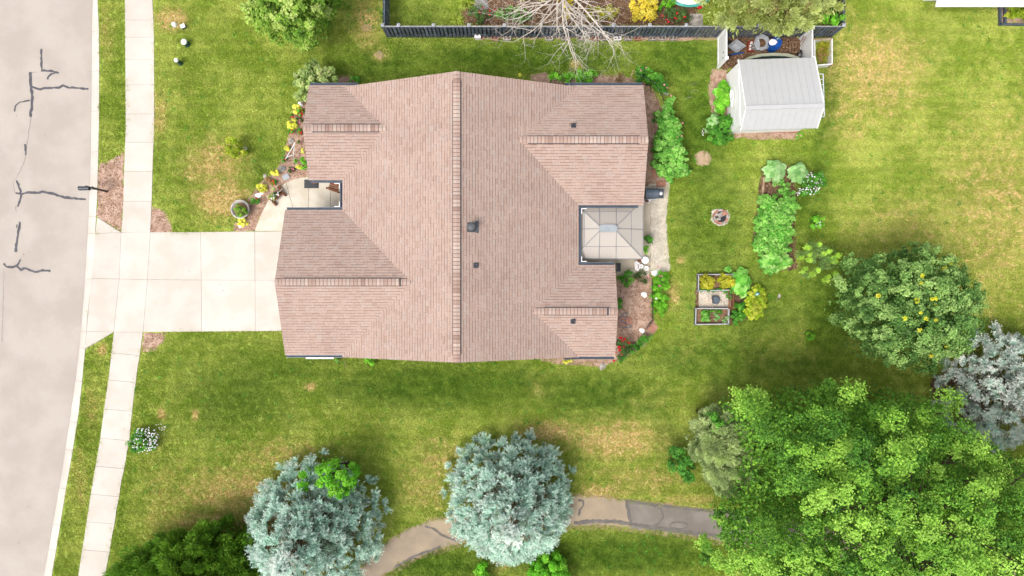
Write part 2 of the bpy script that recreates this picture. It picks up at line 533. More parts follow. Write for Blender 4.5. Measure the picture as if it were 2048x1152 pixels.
MT['gold'] = mat_leaf('golden bed plants', [A(130, 150, 30), A(185, 185, 40), A(215, 212, 70), A(210, 205, 95)], .3)
MT['yshrub'] = mat_leaf('yellow shrub', [A(225, 200, 60), A(245, 225, 80), A(252, 240, 120)], .3)
MT['olive'] = mat_leaf('olive conifer needles', [A(120, 135, 95), A(150, 165, 115), A(180, 192, 140)], .22, k=3.7)
MT['fir'] = mat_leaf('yellow green conifer', [A(135, 140, 70), A(175, 190, 105), A(205, 215, 140), A(225, 230, 170)], .2, k=2.1)
MT['firdead'] = mat_leaf('brown inner twigs', [A(150, 120, 80), A(180, 150, 100), A(200, 175, 120)], .2)
MT['spruce'] = mat_leaf('blue spruce needles', [A(134, 161, 145), A(170, 202, 188), A(199, 224, 211), A(228, 242, 231)], .25, k=2.6)
MT['spruce2'] = mat_leaf('grey blue spruce needles', [A(128, 150, 138), A(164, 188, 176), A(192, 212, 202), A(218, 232, 222)], .28, k=3.8)
MT['grassy'] = mat_leaf('strappy leaves', [A(150, 180, 50), A(190, 210, 80), A(220, 230, 120)], .3)
MT['rose'] = mat_leaf('rose leaves', [A(60, 95, 45), A(90, 125, 60), A(115, 150, 80)], .25)
MT['ivy'] = mat_leaf('dark vine leaves', [A(50, 105, 38), A(85, 150, 55), A(125, 190, 78)], .28, k=2.1)

# ------------------------------------------------------------------ the setting
ROAD_E = [(181, -160), (180, 0), (178, 60), (177.5, 150), (176.5, 250), (175, 330), (172.6, 400), (168, 497), (163, 575), (158, 640), (153, 695), (146, 755), (136, 825), (121, 925), (112, 980), (98, 1062), (82, 1152), (55, 1300)]
CURB_E = [(193, -160), (195.5, 0), (198.5, 60), (199, 150), (198.5, 250), (196.5, 330), (194.5, 400), (189, 497), (182, 575), (174.5, 640), (171, 695), (165.5, 755), (158, 825), (142, 925), (132, 980), (119, 1062), (104, 1152), (78, 1300)]
WALK_L = [(250, -160), (250, 0), (251, 120), (252, 250), (249.5, 320), (246.5, 420), (243, 465), (239, 558), (228, 664), (217, 762), (209, 815), (200.5, 880), (184, 975), (173.5, 1045), (163, 1110), (157, 1152), (130, 1300)]
WALK_R = [(304, -160), (305.5, 0), (308.5, 60), (309, 150), (309, 260), (306, 330), (304, 410), (301, 465), (295.5, 558), (286.5, 664), (272, 762), (265, 820), (258.5, 885), (243, 965), (230, 1042), (218, 1110), (211, 1152), (186, 1300)]
PATH_U = [(700, 1160), (735, 1118), (770, 1088), (810, 1060), (850, 1045), (900, 1032), (1000, 1006), (1080, 996), (1160, 992), (1250, 999), (1340, 1011), (1425, 1020), (1600, 1046), (1800, 1080), (2300, 1180)]
PATH_D = [(735, 1190), (765, 1152), (800, 1130), (850, 1107), (910, 1089), (1000, 1066), (1080, 1056), (1145, 1052), (1220, 1052), (1300, 1060), (1420, 1077), (1600, 1104), (1800, 1140), (2300, 1240)]

def xat(line, y):
    for (x0, y0), (x1, y1) in zip(line, line[1:]):
        if y0 <= y <= y1: return x0 + (x1 - x0) * (y - y0) / (y1 - y0)
    return line[-1][0] if y > line[-1][1] else line[0][0]

road_px = [(-700, -160)] + ROAD_E + [(-700, 1300)]
walk_px = WALK_L + WALK_R[::-1]
path_px = PATH_U + PATH_D[::-1]
drive_px = [(195, 435), (243, 465), (640, 462), (640, 662), (228, 664), (170, 700)]
entry_px = [(510, 462), (516, 445), (525, 424), (536, 403), (548, 387), (560, 374.5), (572, 365.5), (587, 359), (602, 355.5), (622, 353), (700, 350), (700, 430), (590, 440), (590, 462)]
BEDS = {
 'front': [(466, 462), (470, 447), (487, 432), (497, 398), (520, 366), (545, 347), (560, 327), (570, 305), (575, 275), (580, 240), (588, 214), (600, 200), (640, 195), (640, 357), (618, 354), (587, 359), (560, 374), (536, 403), (516, 445), (510, 462)],
 'nook': [(680, 150), (705, 152), (712, 175), (660, 185), (640, 180)],
 'kerb': [(196.5, 327), (222, 319), (237, 311), (248.5, 303), (247, 420), (243, 464), (195, 434)],
 'drive': [(303, 414), (318, 417), (330, 425), (340, 438), (347, 463), (300, 465)],
 'low': [(287, 666), (333, 665), (328, 680), (320, 692), (306, 702), (283, 704)],
 'east': [(1278, 165), (1292, 164), (1303, 172), (1318, 200), (1330, 240), (1345, 300), (1352, 340), (1340, 366), (1290, 384), (1270, 384)],
 'north': [(1055, 150), (1090, 146), (1150, 160), (1200, 148), (1240, 150), (1270, 160), (1290, 166), (1285, 190), (1090, 185)],
 'rear': [(1215, 560), (1300, 545), (1305, 560), (1308, 640), (1316, 655), (1290, 690), (1262, 708), (1235, 722), (1200, 735), (1120, 728), (1080, 722), (1090, 712), (1215, 712)],
 'shed': [(1425, 140), (1455, 140), (1470, 262), (1520, 268), (1600, 262), (1600, 279), (1530, 280), (1470, 276), (1438, 270), (1420, 215), (1415, 170)],
 'fence': [(940, 70), (1440, 72), (1430, 80), (1330, 82), (1200, 79), (1060, 78), (950, 79)],
 'yard': [(918, 18), (960, 0), (1030, -40), (1360, -50), (1400, 20), (1390, 52), (1000, 52), (930, 50)],
 'pen': [(1440, 68), (1620, 68), (1625, 120), (1440, 140)],
 'far': [(1990, -4), (2080, -4), (2080, 52), (1996, 50)],
 'veg': [(1522, 335), (1580, 330), (1595, 380), (1590, 450), (1595, 540), (1530, 545), (1505, 490), (1515, 400)],
 'cold': [(1392, 546), (1475, 548), (1500, 560), (1530, 590), (1525, 625), (1490, 640), (1460, 650), (1390, 651)],
 'spruce': [(1858, 760), (1885, 742), (1940, 735), (1990, 780), (1960, 880), (1900, 880), (1862, 830)],
}
GRAVEL = [(1283, 380), (1300, 368), (1340, 364), (1336, 400), (1332, 440), (1336, 490), (1340, 540), (1325, 548), (1295, 545), (1270, 530)]

DRY = [(430, 330, 70, 60, .8), (445, 400, 55, 36, 1.15), (395, 345, 40, 30, .7), (345, 40, 32, 22, 1.15), (320, 230, 18, 60, .7), (370, 170, 60, 60, .3), (1750, 140, 120, 110, .75), (1700, 230, 60, 90, .55), (1990, 420, 160, 260, .6), (1820, 450, 170, 80, .5), (1840, 260, 150, 120, .35),
 (1230, 880, 110, 45, .85), (1280, 960, 130, 40, .6), (880, 920, 70, 60, .6), (850, 985, 60, 50, .6), (480, 985, 150, 60, .75), (560, 910, 120, 40, .6), (330, 1000, 60, 120, .5), (420, 1040, 120, 30, .7), (1100, 865, 70, 25, .9), (735, 45, 35, 60, .75),
 (760, 110, 20, 18, .6), (1075, 775, 30, 35, .4), (620, 775, 12, 8, 1.2), (325, 828, 8, 12, 1.2), (390, 832, 6, 12, 1.2), (1348, 590, 16, 30, .8), (215, 60, 20, 70, .5), (185, 820, 22, 60, .5), (160, 960, 20, 80, .5), (1200, 985, 60, 22, .8), (1370, 1000, 80, 20, .6),
 (820, 960, 40, 60, .5), (1560, 340, 60, 60, .1), (1390, 690, 60, 60, .25), (1560, 700, 120, 60, .3), (1330, 800, 150, 60, .3), (700, 850, 160, 50, .25), (1150, 130, 14, 12, .8), (1360, 520, 8, 8, 1.0), (205, 700, 10, 12, 1.0), (1000, 1130, 40, 40, .4)]
LUSH = [(760, 125, 140, 55, .8), (1050, 118, 260, 40, 1.0), (1360, 120, 90, 60, .95), (1400, 250, 60, 170, .95), (1420, 450, 90, 150, .75), (900, 770, 300, 55, .9), (560, 740, 160, 60, .65), (1200, 790, 180, 60, .8), (1500, 600, 150, 120, .7), (1450, 720, 200, 70, .75), (480, 800, 130, 90, .7),
 (1655, 620, 60, 150, .9), (1640, 330, 30, 220, .75), (1240, 1110, 280, 45, .95), (880, 1130, 130, 40, .9), (1600, 400, 70, 120, .8), (850, 40, 60, 60, .6), (800, 20, 40, 60, .6), (1660, 180, 20, 130, .9), (1990, 660, 120, 50, .7), (1600, 730, 160, 40, .7), (520, 330, 35, 70, .6), (1850, 90, 130, 70, .35), (1330, 860, 30, 120, .6), (640, 120, 40, 40, .5)]

def blob(px, py, blobs):
    r = np.zeros(px.shape)
    for x, y, rx, ry, s in blobs:
        d = ((px - x) / rx) ** 2 + ((py - y) / ry) ** 2
        r = np.maximum(r, s * np.exp(-d * 0.75))
    return np.clip(r, 0, 1.2)

KG = 2.55
def lawn_color(q, src):
    """colour of the turf at a world position; dry and lush come from the lawn sheet"""
    dry = q.attr('dry', src); lush = q.attr('lush', src)
    n1 = q.noise(0.45, 4, .6); n2 = q.noise(1.9, 4, .62); n3 = q.noise(7, 3, .6)
    mixv = q.math('ADD', q.math('MULTIPLY', n1, .6), q.math('MULTIPLY', n2, .4))
    c = q.mix(q.ramp(mixv, .4, .62), A(128, 149, 54, KG), A(168, 178, 88, KG))
    lm = q.math('MULTIPLY', q.ramp(q.math('ADD', lush, q.math('MULTIPLY', q.math('SUBTRACT', n1, .5), .9)), .15, .95), .95)
    c = q.mix(lm, c, q.mix(q.ramp(n2, .35, .65), A(72, 103, 26, KG), A(104, 131, 44, KG)))
    c = q.mix(q.math('MULTIPLY', q.ramp(q.math('ADD', dry, q.math('MULTIPLY', q.math('SUBTRACT', n2, .5), .7)), .12, .85), .72), c, A(172, 160, 92, KG))   # straw showing through
    dv = q.math('ADD', q.math('MULTIPLY', dry, .75), q.math('ADD', q.math('MULTIPLY', q.math('SUBTRACT', n2, .5), 1.1), q.math('MULTIPLY', q.math('SUBTRACT', n3, .5), .9)))
    wv = q.n('ShaderNodeTexWave', bands_direction='Y'); wv.inputs['Scale'].default_value = .55; wv.inputs['Distortion'].default_value = 1.2; q.t.links.new(q.pos(), wv.inputs['Vector'])
    c = q.mix(1.0, c, q.colramp(wv.outputs['Fac'], [(.94, .94, .94, 1), (1.05, 1.05, 1.04, 1)]), 'MULTIPLY')      # mowing passes
    c = q.mix(q.math('MULTIPLY', q.ramp(dv, .34, .74), .8), c, q.mix(q.ramp(n3, .35, .7), A(180, 164, 100, KG), A(220, 188, 146, KG)))
    return c, n3

def lawn_mat(name, src):
    m, t, b = newmat(name); q = NT(t)
    c, n3 = lawn_color(q, src)
    f = q.noise(22, 3, .7)
    k = 0.45 if src == 'GEOMETRY' else 0.2
    c = q.mix(1.0, c, q.colramp(q.ramp(f, .3, .7), [(1 - k,) * 3 + (1,), (1 + k,) * 3 + (1,)]), 'MULTIPLY')
    if src == 'GEOMETRY': c = q.mix(1.0, c, (.62, .66, .6, 1), 'MULTIPLY')            # sheet colour darkened evenly, standing in for shade among the blades
    if src == 'INSTANCER':
        tt = q.attr('tint')
        c = q.mix(1.0, c, q.colramp(tt, [(.5, .54, .5, 1), (1.6, 1.5, 1.45, 1)]), 'MULTIPLY')
    t.links.new(c, b.inputs['Base Color'])
    b.inputs['Roughness'].default_value = .85; b.inputs['Specular IOR Level'].default_value = .15
    if src == 'GEOMETRY': q.bump(b, f, .5, .05)
    return m

def grid(xs, ys, zf):
    X, Y = np.meshgrid(xs, ys); Z = zf(X, Y)
    co = np.stack([X.ravel(), Y.ravel(), Z.ravel()], 1); nx = len(xs)
    i = np.arange(len(ys) - 1)[:, None] * nx + np.arange(nx - 1)[None]
    return co, np.stack([i, i + 1, i + nx + 1, i + nx], -1).reshape(-1)

curbw = P2([(b - .8, y) for (b, y) in CURB_E])
cy = np.array([p[1] for p in curbw][::-1]); cx = np.array([p[0] for p in curbw][::-1])
def lawnz(X, Y):
    e = np.interp(Y, cy, cx)
    return np.where(X < e, -0.32, 0.0)
fx = np.arange(-28.4, 28.41, .2); fy = np.arange(-16.4, 16.41, .2)
xs = np.concatenate([[-260, -120, -60, -36], fx, [36, 60, 120, 260]])
ys = np.concatenate([[-260, -120, -60, -30, -20], fy, [20, 30, 60, 120, 260]])
co, idx = grid(xs, ys, lawnz)
C3 = co.reshape(len(ys), len(xs), 3)
for row in C3:                                           # the turf ends exactly at the back of the kerb
    e = np.interp(row[0, 1], cy, cx); k = int(np.argmax(row[:, 0] >= e)); row[k, 0] = e
co = C3.reshape(-1, 3)
lawn_me = mesh_np('lawn', co, idx, 4, lawn_mat('lawn turf', 'GEOMETRY'))
px = 1024 + co[:, 0] * F / D; py = 576 - co[:, 1] * F / D
for nme, bl in (('dry', DRY), ('lush', LUSH)):
    a = lawn_me.attributes.new(nme, 'FLOAT', 'POINT'); a.data.foreach_set('value', blob(px, py, bl).astype(np.float32))
lawn = tag(put('lawn', lawn_me), kind='structure')

# the grass itself: tufts of blades over the sheet
gco, gidx = grid(fx, fy, lawnz)
gpx = np.stack([1024 + gco[:, 0] * F / D, 576 - gco[:, 1] * F / D], 1)
ok = np.ones(len(gco))
house_px = [(560, 418), (690, 418), (690, 362), (612, 362), (612, 180), (1280, 180), (1280, 545), (1220, 545), (1220, 705), (575, 705)]
for pl in [road_px, CURB_E + [(-700, 1300), (-700, -160)], walk_px, path_px, drive_px, entry_px, house_px, GRAVEL,
           [(1470, 118), (1640, 118), (1640, 268), (1470, 268)], [(1880, -60), (2100, -60), (2100, 8), (1880, 8)]] + list(BEDS.values()) + [circ(1440, 433, 20), circ(1405, 317, 15, 14)]:
    ok[inside(gpx, pl)] = 0
dd = blob(gpx[:, 0], gpx[:, 1], DRY)
gm = mesh_np('grass', gco, gidx, 4, None)
for nme, v in (('dry', dd), ('lush', blob(gpx[:, 0], gpx[:, 1], LUSH)), ('dens', ok * (1 - .35 * dd))):
    a = gm.attributes.new(nme, 'FLOAT', 'POINT'); a.data.foreach_set('value', v.astype(np.float32))
grass = tag(put('grass', gm, None, (0, 0, 0.001)), 'short patchy mown grass covering the yards around the house', 'grass', kind='stuff')
nb = 34
bp = np.concatenate([rng.normal(0, .055, (nb, 2)), np.zeros((nb, 1))], 1)
bd = unit(np.concatenate([rng.normal(0, .8, (nb, 2)), np.ones((nb, 1)) * .9], 1))
tc, ti = needles(bp, bd, rng.uniform(.04, .085, nb), rng.uniform(.012, .022, nb))
tuft_me = mesh_np('grass_tuft', tc, ti, 3, lawn_mat('grass blades', 'INSTANCER'), rng.random(nb))
tuft = bpy.data.objects.new('grass_tuft', tuft_me)       # unlinked source of the tufts
ng = bpy.data.node_groups.new('tufts', 'GeometryNodeTree')
ng.interface.new_socket('Geometry', in_out='INPUT', socket_type='NodeSocketGeometry')
ng.interface.new_socket('Geometry', in_out='OUTPUT', socket_type='NodeSocketGeometry')
gi = ng.nodes.new('NodeGroupInput'); go = ng.nodes.new('NodeGroupOutput')
dp = ng.nodes.new('GeometryNodeDistributePointsOnFaces'); dp.inputs['Density'].default_value = 95
na = ng.nodes.new('GeometryNodeInputNamedAttribute'); na.data_type = 'FLOAT'; na.inputs['Name'].default_value = 'dens'
mu = ng.nodes.new('ShaderNodeMath'); mu.operation = 'MULTIPLY'; mu.inputs[1].default_value = 150
ng.links.new(na.outputs['Attribute'], mu.inputs[0]); ng.links.new(mu.outputs[0], dp.inputs['Density'])
oi = ng.nodes.new('GeometryNodeObjectInfo'); oi.inputs['Object'].default_value = tuft
ip = ng.nodes.new('GeometryNodeInstanceOnPoints')
rv = ng.nodes.new('FunctionNodeRandomValue'); rv.data_type = 'FLOAT_VECTOR'
rv.inputs[0].default_value = (-.15, -.15, 0); rv.inputs[1].default_value = (.15, .15, 6.28)
rs = ng.nodes.new('FunctionNodeRandomValue'); rs.data_type = 'FLOAT'
rs.inputs[2].default_value = .7; rs.inputs[3].default_value = 1.25
ng.links.new(gi.outputs[0], dp.inputs[0]); ng.links.new(dp.outputs['Points'], ip.inputs['Points'])
ng.links.new(oi.outputs['Geometry'], ip.inputs['Instance'])
ng.links.new(rv.outputs[0], ip.inputs['Rotation']); ng.links.new(rs.outputs[1], ip.inputs['Scale'])
ng.links.new(ip.outputs[0], go.inputs[0])
md = grass.modifiers.new('tufts', 'NODES'); md.node_group = ng

# road
MT['asphalt'] = mat_noise('worn asphalt', A(224, 212, 200), A(212, 199, 187), .5, 45, .16, .9, .35, stain=.22)
rd = MB().sheet([(-200, 200), (-200, -200)] + [(P(x, y)[0], P(x, y)[1]) for x, y in [(a + 3, y) for a, y in ROAD_E[::-1]]], -0.10)
tag(rd.build('road', MT['asphalt']), kind='structure')
road = bpy.data.objects['road']
MT['tar'] = mat_noise('tar sealant', A(112, 110, 116), A(92, 90, 98), 3, 40, .15, .6, .2)
MT['crack'] = flat('hairline crack', A(170, 158, 150), .9)

def ribbon(line, wd, z, seed=0, vary=.35):
    q = random.Random(seed)
    p = [np.array(P(x, y, z)) for x, y in line]; out = []
    for a, b in zip(p, p[1:]):
        n = max(1, int(np.linalg.norm(b - a) / .12))
        out += [a + (b - a) * k / n + np.array((q.gauss(0, .012), q.gauss(0, .012), 0)) for k in range(n)]
    out.append(p[-1]); L = []; R = []
    for i, c in enumerate(out):
        d = out[min(i + 1, len(out) - 1)] - out[max(i - 1, 0)]; d /= max(np.linalg.norm(d), 1e-9)
        nn = np.array((-d[1], d[0], 0)); ww = wd * (1 + q.uniform(-vary, vary)) / 2
        L.append(c + nn * ww); R.append(c - nn * ww)
    n = len(out)
    return L + R, [(i, n + i, n + i + 1, i + 1) for i in range(n - 1)]

SEAMS = [([(83, 97), (83, 141), (103, 142), (118, 146)], .11), ([(113, 145), (103, 148), (97, 153), (95, 159)], .09), ([(60, 144), (62, 170), (65, 195), (64, 215), (61, 234)], .13),
 ([(64, 174), (80, 179), (90, 176), (118, 175), (126, 171), (140, 175), (177, 178)], .10), ([(60, 201), (40, 204), (31, 212), (29, 223)], .07), ([(50.5, 288), (51.5, 310)], .09),
 ([(33, 360), (42, 383), (40, 387), (31, 386)], .1), ([(40, 389), (55, 385), (75, 386), (85, 383), (110, 389), (130, 395), (172, 399)], .12), ([(43, 389), (40, 400), (36, 413)], .1),
 ([(40, 444), (35, 475), (32, 504)], .12), ([(35, 449), (33, 456)], .06), ([(8, 527), (12, 533), (25, 535), (35, 530), (41, 519)], .1), ([(33, 531), (42, 540), (52, 536), (60, 540), (70, 545), (85, 541), (101, 542)], .12)]
for i, (ln, wd) in enumerate(SEAMS):
    v, f = ribbon(ln, wd, -0.10, i); v = [p + np.array((0, 0, .006 + .0008 * i)) for p in v]
    MB().add(v, f).build('tar_seam', MT['tar'], road)
for i, ln in enumerate([[(60, 146), (74, 144)], [(62, 235), (55, 282), (49, 322), (35, 352), (31, 359)], [(26, 362), (29, 385)], [(8, 537), (7, 600), (4, 685)], [(31, 412), (33, 425)]]):
    v, f = ribbon(ln, .025, -0.10, 50 + i); v = [p + np.array((0, 0, .004)) for p in v]
    MB().add(v, f).build('road_crack', MT['crack'], road)

# kerb: gutter pan and rolled edge, cast in sections
MT['concrete'] = mat_noise('pale concrete', A(252, 243, 231), A(243, 232, 217), .8, 50, .07, .85, .15, 0, .05, stain=.35)
MT['joint'] = mat_noise('joint dirt', A(214, 198, 176), A(190, 176, 150), 3, 30, .2, .95)
kerb = tag(MB().sheet(P2(ROAD_E + CURB_E[::-1]), -.118).build('kerb', MT['joint']), kind='structure')
cuts = [-160, -100, -20, 61, 142, 222, 303, 375, 433, 467, 558, 664, 696, 763, 845, 900, 978, 1050, 1100, 1180, 1300]
for y0, y1 in zip(cuts, cuts[1:]):
    n = 5; vs = []; prof = [(0, -.112), (.45, -.104), (.62, -.075 if not 433 <= y0 < 690 else -.06), (.8, .012 if not 433 <= y0 < 690 else -.01), (1.0, .026)]
    for k in range(n):
        y = y0 + .25 + (y1 - y0 - .5) * k / (n - 1); xa, xb = xat(ROAD_E, y), xat(CURB_E, y)
        for f, z in prof: vs.append((P(xa + (xb - xa) * f, y)[0], P(0, y)[1], z))
        vs.append((P(xb, y)[0], P(0, y)[1], -.2))
    m = len(prof) + 1
    fs = [(i * m + j, (i + 1) * m + j, (i + 1) * m + j + 1, i * m + j + 1) for i in range(n - 1) for j in range(m - 1)]
    MB().add(vs, fs, random.random()).build('kerb_section', MT['concrete'], kerb)

def slab(poly_px, parent, z=.03, name='slab', mat=None, gap=.004, j=.003):
    p = np.array(P2(poly_px)); c = p.mean(0)
    d = p - c; p = c + d * (1 - gap * 2 / np.maximum(np.linalg.norm(d, axis=1, keepdims=True), .1) * 1.2)
    return MB().prism([tuple(a) for a in p], -.09, z + random.uniform(-j, j), random.random()).build(name, mat or MT['concrete'], parent)

walk = tag(MB().sheet(P2(walk_px), .008).build('sidewalk', MT['joint']), kind='structure')
wy = [-160, -100, -30, 40.6, 75, 120, 170, 228, 285, 343, 402.6, 465]
wy2 = [664, 706, 760, 818, 876, 932, 988, 1043, 1099, 1155, 1220, 1300]
for seq in (wy, wy2):
    for y0, y1 in zip(seq, seq[1:]):
        sl = 5 if y0 >= 664 else 0
        a, b = (0 if y0 in (664,) else sl), (0 if y1 == 465 else sl)
        slab([(xat(WALK_L, y0), y0), (xat(WALK_R, y0), y0 + a), (xat(WALK_R, (y0 + y1) / 2), (y0 + y1) / 2), (xat(WALK_R, y1), y1 + b), (xat(WALK_L, y1), y1), (xat(WALK_L, (y0 + y1) / 2), (y0 + y1) / 2)], walk, gap=.004)
drive = tag(MB().sheet(P2(drive_px), .009).build('driveway', MT['joint']), kind='structure')
for q_ in [[(195, 435), (243, 465), (191, 467)], [(191, 467), (243, 465), (239, 558), (183.5, 557)], [(183.5, 557), (239, 558), (228, 664), (173.5, 663)], [(173.5, 663), (228, 664), (171, 697)],
           [(243, 465), (301, 464.5), (295.5, 559), (239, 558)], [(239, 558), (295.5, 559), (286.5, 664), (228, 664)],
           [(301, 464.5), (402, 464), (403, 560), (295.5, 559)], [(295.5, 559), (403, 560), (404, 663), (286.5, 664)],
           [(402, 464), (510, 463), (510.5, 560.5), (403, 560)], [(403, 560), (510.5, 560.5), (511, 662), (404, 663)],
           [(510, 463), (640, 462), (640, 561), (510.5, 560.5)], [(510.5, 560.5), (640, 561), (640, 661), (511, 662)]]:
    slab(q_, drive, .034, gap=.004)
entry = tag(MB().sheet(P2(entry_px), .0095).build('entry_path', MT['joint']), kind='structure')
MT['concrete2'] = mat_noise('stained concrete', A(247, 237, 219, 1.15), A(234, 221, 199, 1.1), 1.2, 40, .1, .85, .15, 0, .04)
e0 = entry_px
slab(e0[0:7] + [(572, 365.5), (590, 430), (590, 462)], entry, .036, mat=MT['concrete2'], gap=.003)
slab([(572.5, 365.3), (587, 359), (602, 355.5), (617, 354), (617, 440), (590.5, 440), (590.5, 430)], entry, .035, mat=MT['concrete2'], gap=.003)
slab([(617.5, 354), (661, 352), (661, 430), (617.5, 440)], entry, .037, mat=MT['concrete2'], gap=.003)
slab([(661.5, 352), (700, 350), (700, 430), (661.5, 430)], entry, .038, mat=MT['concrete2'], gap=.003)

# asphalt footpath at the bottom
MT['path'] = mat_noise('old path asphalt', A(208, 186, 156), A(174, 157, 138), .35, 40, .2, .9, .4)
MT['pathdark'] = mat_noise('resealed path asphalt', A(150, 140, 130), A(170, 160, 150), .8, 40, .22, .9, .4)
MT['dirt'] = mat_noise('bare earth', A(205, 178, 148), A(180, 150, 118), 1.5, 25, .25, .95, .4)
shoulder = [(x, y - 4) for x, y in PATH_U] + [(x, y + 9) for x, y in PATH_D[::-1]]
tag(MB().sheet(wobble(P2(shoulder), .3, .05, 3), .004).build('path_shoulder', MT['dirt']), kind='structure')
pth = tag(MB().sheet(wobble(P2(path_px), .3, .025, 4), .012).build('footpath', MT['path']), kind='structure')
MB().sheet(wobble(P2([(1252, 999), (1340, 1010), (1425, 1019), (1600, 1045), (1600, 1103), (1420, 1076), (1300, 1060), (1262, 1056), (1258, 1030)]), .2, .02, 5), .016).build('resealed_patch', MT['pathdark'], pth)
MT['seal'] = mat_noise('path sealant', A(126, 118, 112), A(142, 134, 128), 3, 40, .15, .8, .2)
lp = lambda x, y, rx, ry: [(x + rx * math.cos(k * math.pi / 9), y + ry * math.sin(k * math.pi / 9)) for k in range(19)]
for i, (ln, wd) in enumerate([([(1156, 1000), (1166, 1002), (1167, 1010), (1160, 1020), (1157, 1032)], .12), ([(1148, 1046), (1190, 1042), (1230, 1043), (1300, 1054), (1425, 1070), (1600, 1097)], .2),
      ([(1254, 1002), (1330, 1013), (1425, 1023)], .14), ([(1253, 1001), (1256, 1020), (1262, 1046)], .16), (lp(1297, 1031, 29, 19)[:13] if False else [(1305, 1010), (1322, 1018), (1327, 1034), (1318, 1047), (1300, 1052)], .1),
      (lp(1357, 1051, 18, 7), .09), ([(850, 1053), (868, 1058), (880, 1067), (893, 1074), (915, 1082)], .1), ([(790, 1135), (830, 1112), (880, 1094)], .12)]):
    v, f = ribbon(ln, wd, .012, 70 + i); v = [p + np.array((0, 0, .008 + .001 * i)) for p in v]
    MB().add(v, f).build('sealant_line', MT['seal'], pth)

# mulch, gravel
MT['mulch'] = mat_noise('wood mulch', A(212, 180, 160, 1.35), A(182, 148, 128, 1.3), 3, 28, .4, .95, .6, 0, 0, .1)
MT['mulchdark'] = mat_noise('dark mulch', A(150, 118, 92), A(112, 86, 66), 3, 28, .4, .95, .6, 0, 0, .1)
MT['chip'] = mat_leaf('wood chips', [A(120, 88, 68), A(165, 125, 100), A(205, 165, 138), A(232, 205, 180)], .0, .9, k=1.45)
chips = []
def scatter(poly, dens, L, W, z=.015):
    a = np.array(poly); lo, hi = a.min(0), a.max(0); n = int(dens * (hi - lo).prod())
    p = lo + rng.random((n, 2)) * (hi - lo); p = p[inside(p, poly)]
    c = np.concatenate([p, np.full((len(p), 1), z) + rng.uniform(0, .02, (len(p), 1))], 1)
    nv = unit(rng.normal(0, .45, c.shape) + np.array((0, 0, 1.0)))
    return leaves(c, nv, L * rng.uniform(.6, 1.5, len(c)), W * rng.uniform(.6, 1.4, len(c)), .05)[0]
for i, (k, pl) in enumerate(BEDS.items()):
    pw = wobble(P2(pl), .18, .035, i)
    dk = k in ('pen', 'yard', 'spruce', 'veg', 'cold')
    tag(MB().sheet(pw, .005 + .0004 * i).build('mulch_bed', MT['mulchdark' if dk else 'mulch']), kind='structure')
    if k not in ('spruce',): chips.append(scatter(P2(pl), 130 if dk else 240, .075, .03))
cc = np.concatenate(chips)
tag(put('wood_chips', mesh_np('wood_chips', cc, np.arange(len(cc)), 4, MT['chip'], rng.random(len(cc) // 4))), 'brown shredded wood chips scattered over the planting beds', 'wood chips', kind='stuff')

MT['gravel'] = mat_noise('gravel bed', A(240, 230, 214, 1.3), A(222, 208, 190, 1.3), 4, 30, .25, .9, .5)
MT['pebble'] = mat_leaf('pebbles', [A(212, 196, 174), A(228, 215, 196), A(240, 230, 214), A(246, 240, 230)], 0, .8, k=1.45)
tag(MB().sheet(wobble(P2(GRAVEL), .15, .03, 9), .0135).build('gravel_strip', MT['gravel']), kind='structure')
cold_gr = [(1398, 583), (1462, 583), (1462, 614), (1397, 615)]
tag(MB().sheet(wobble(P2(cold_gr), .2, .01, 9), .0145).build('gravel_square', MT['gravel']), kind='structure')
def pebbles(polys, dens, r):
    vs = []; fs = []; base = np.array([(1, 0, 0), (0, 1, 0), (-1, 0, 0), (0, -1, 0), (0, 0, .8), (0, 0, -.5)], float)
    tri = np.array([(0, 1, 4), (1, 2, 4), (2, 3, 4), (3, 0, 4)])
    C = []
    for pl in polys:
        a = np.array(P2(pl)); lo, hi = a.min(0), a.max(0); n = int(dens * (hi - lo).prod()); p = lo + rng.random((n, 2)) * (hi - lo)
        C.append(p[inside(p, P2(pl))])
    C = np.concatenate(C); n = len(C)
    an = rng.random(n) * 6.28; s = r * rng.uniform(.5, 1.4, (n, 1, 1)); B = base[None] * s * np.stack([np.ones(n), rng.uniform(.6, 1, n), rng.uniform(.5, .9, n)], 1)[:, None, :]
    cs, sn = np.cos(an)[:, None], np.sin(an)[:, None]
    X = B[..., 0] * cs - B[..., 1] * sn + C[:, :1]; Y = B[..., 0] * sn + B[..., 1] * cs + C[:, 1:]; Z = B[..., 2] + .016
    co = np.stack([X, Y, Z], -1).reshape(-1, 3); idx = (tri[None] + np.arange(n)[:, None, None] * 6).reshape(-1)
    return co, idx, np.repeat(rng.random(n), 4)
co, idx, tt = pebbles([GRAVEL, cold_gr], 750, .024)
tag(put('gravel', mesh_np('gravel', co, idx, 3, MT['pebble'], tt)), 'pale pebbles spread beside the patio and between the cold frames', 'gravel', kind='stuff')
MT['sand'] = mat_noise('bare sandy soil', A(236, 205, 172), A(220, 186, 150), 3, 30, .15, .95, .4)
for i, (x, y, r, r2) in enumerate([(1405, 317, 17, 16), (1440, 434, 20, 18), (758, 110, 9, 8), (735, 55, 11, 7), (1125, 1300, 5, 5)]):
    pw = wobble(smooth_poly(P2(circ(x, y, r, r2)), 1), .1, .04, 20 + i)
    tag(MB().sheet(pw, .0136 + .0002 * i).build('bare_soil', MT['sand' if i != 1 else 'gravel']), kind='structure')
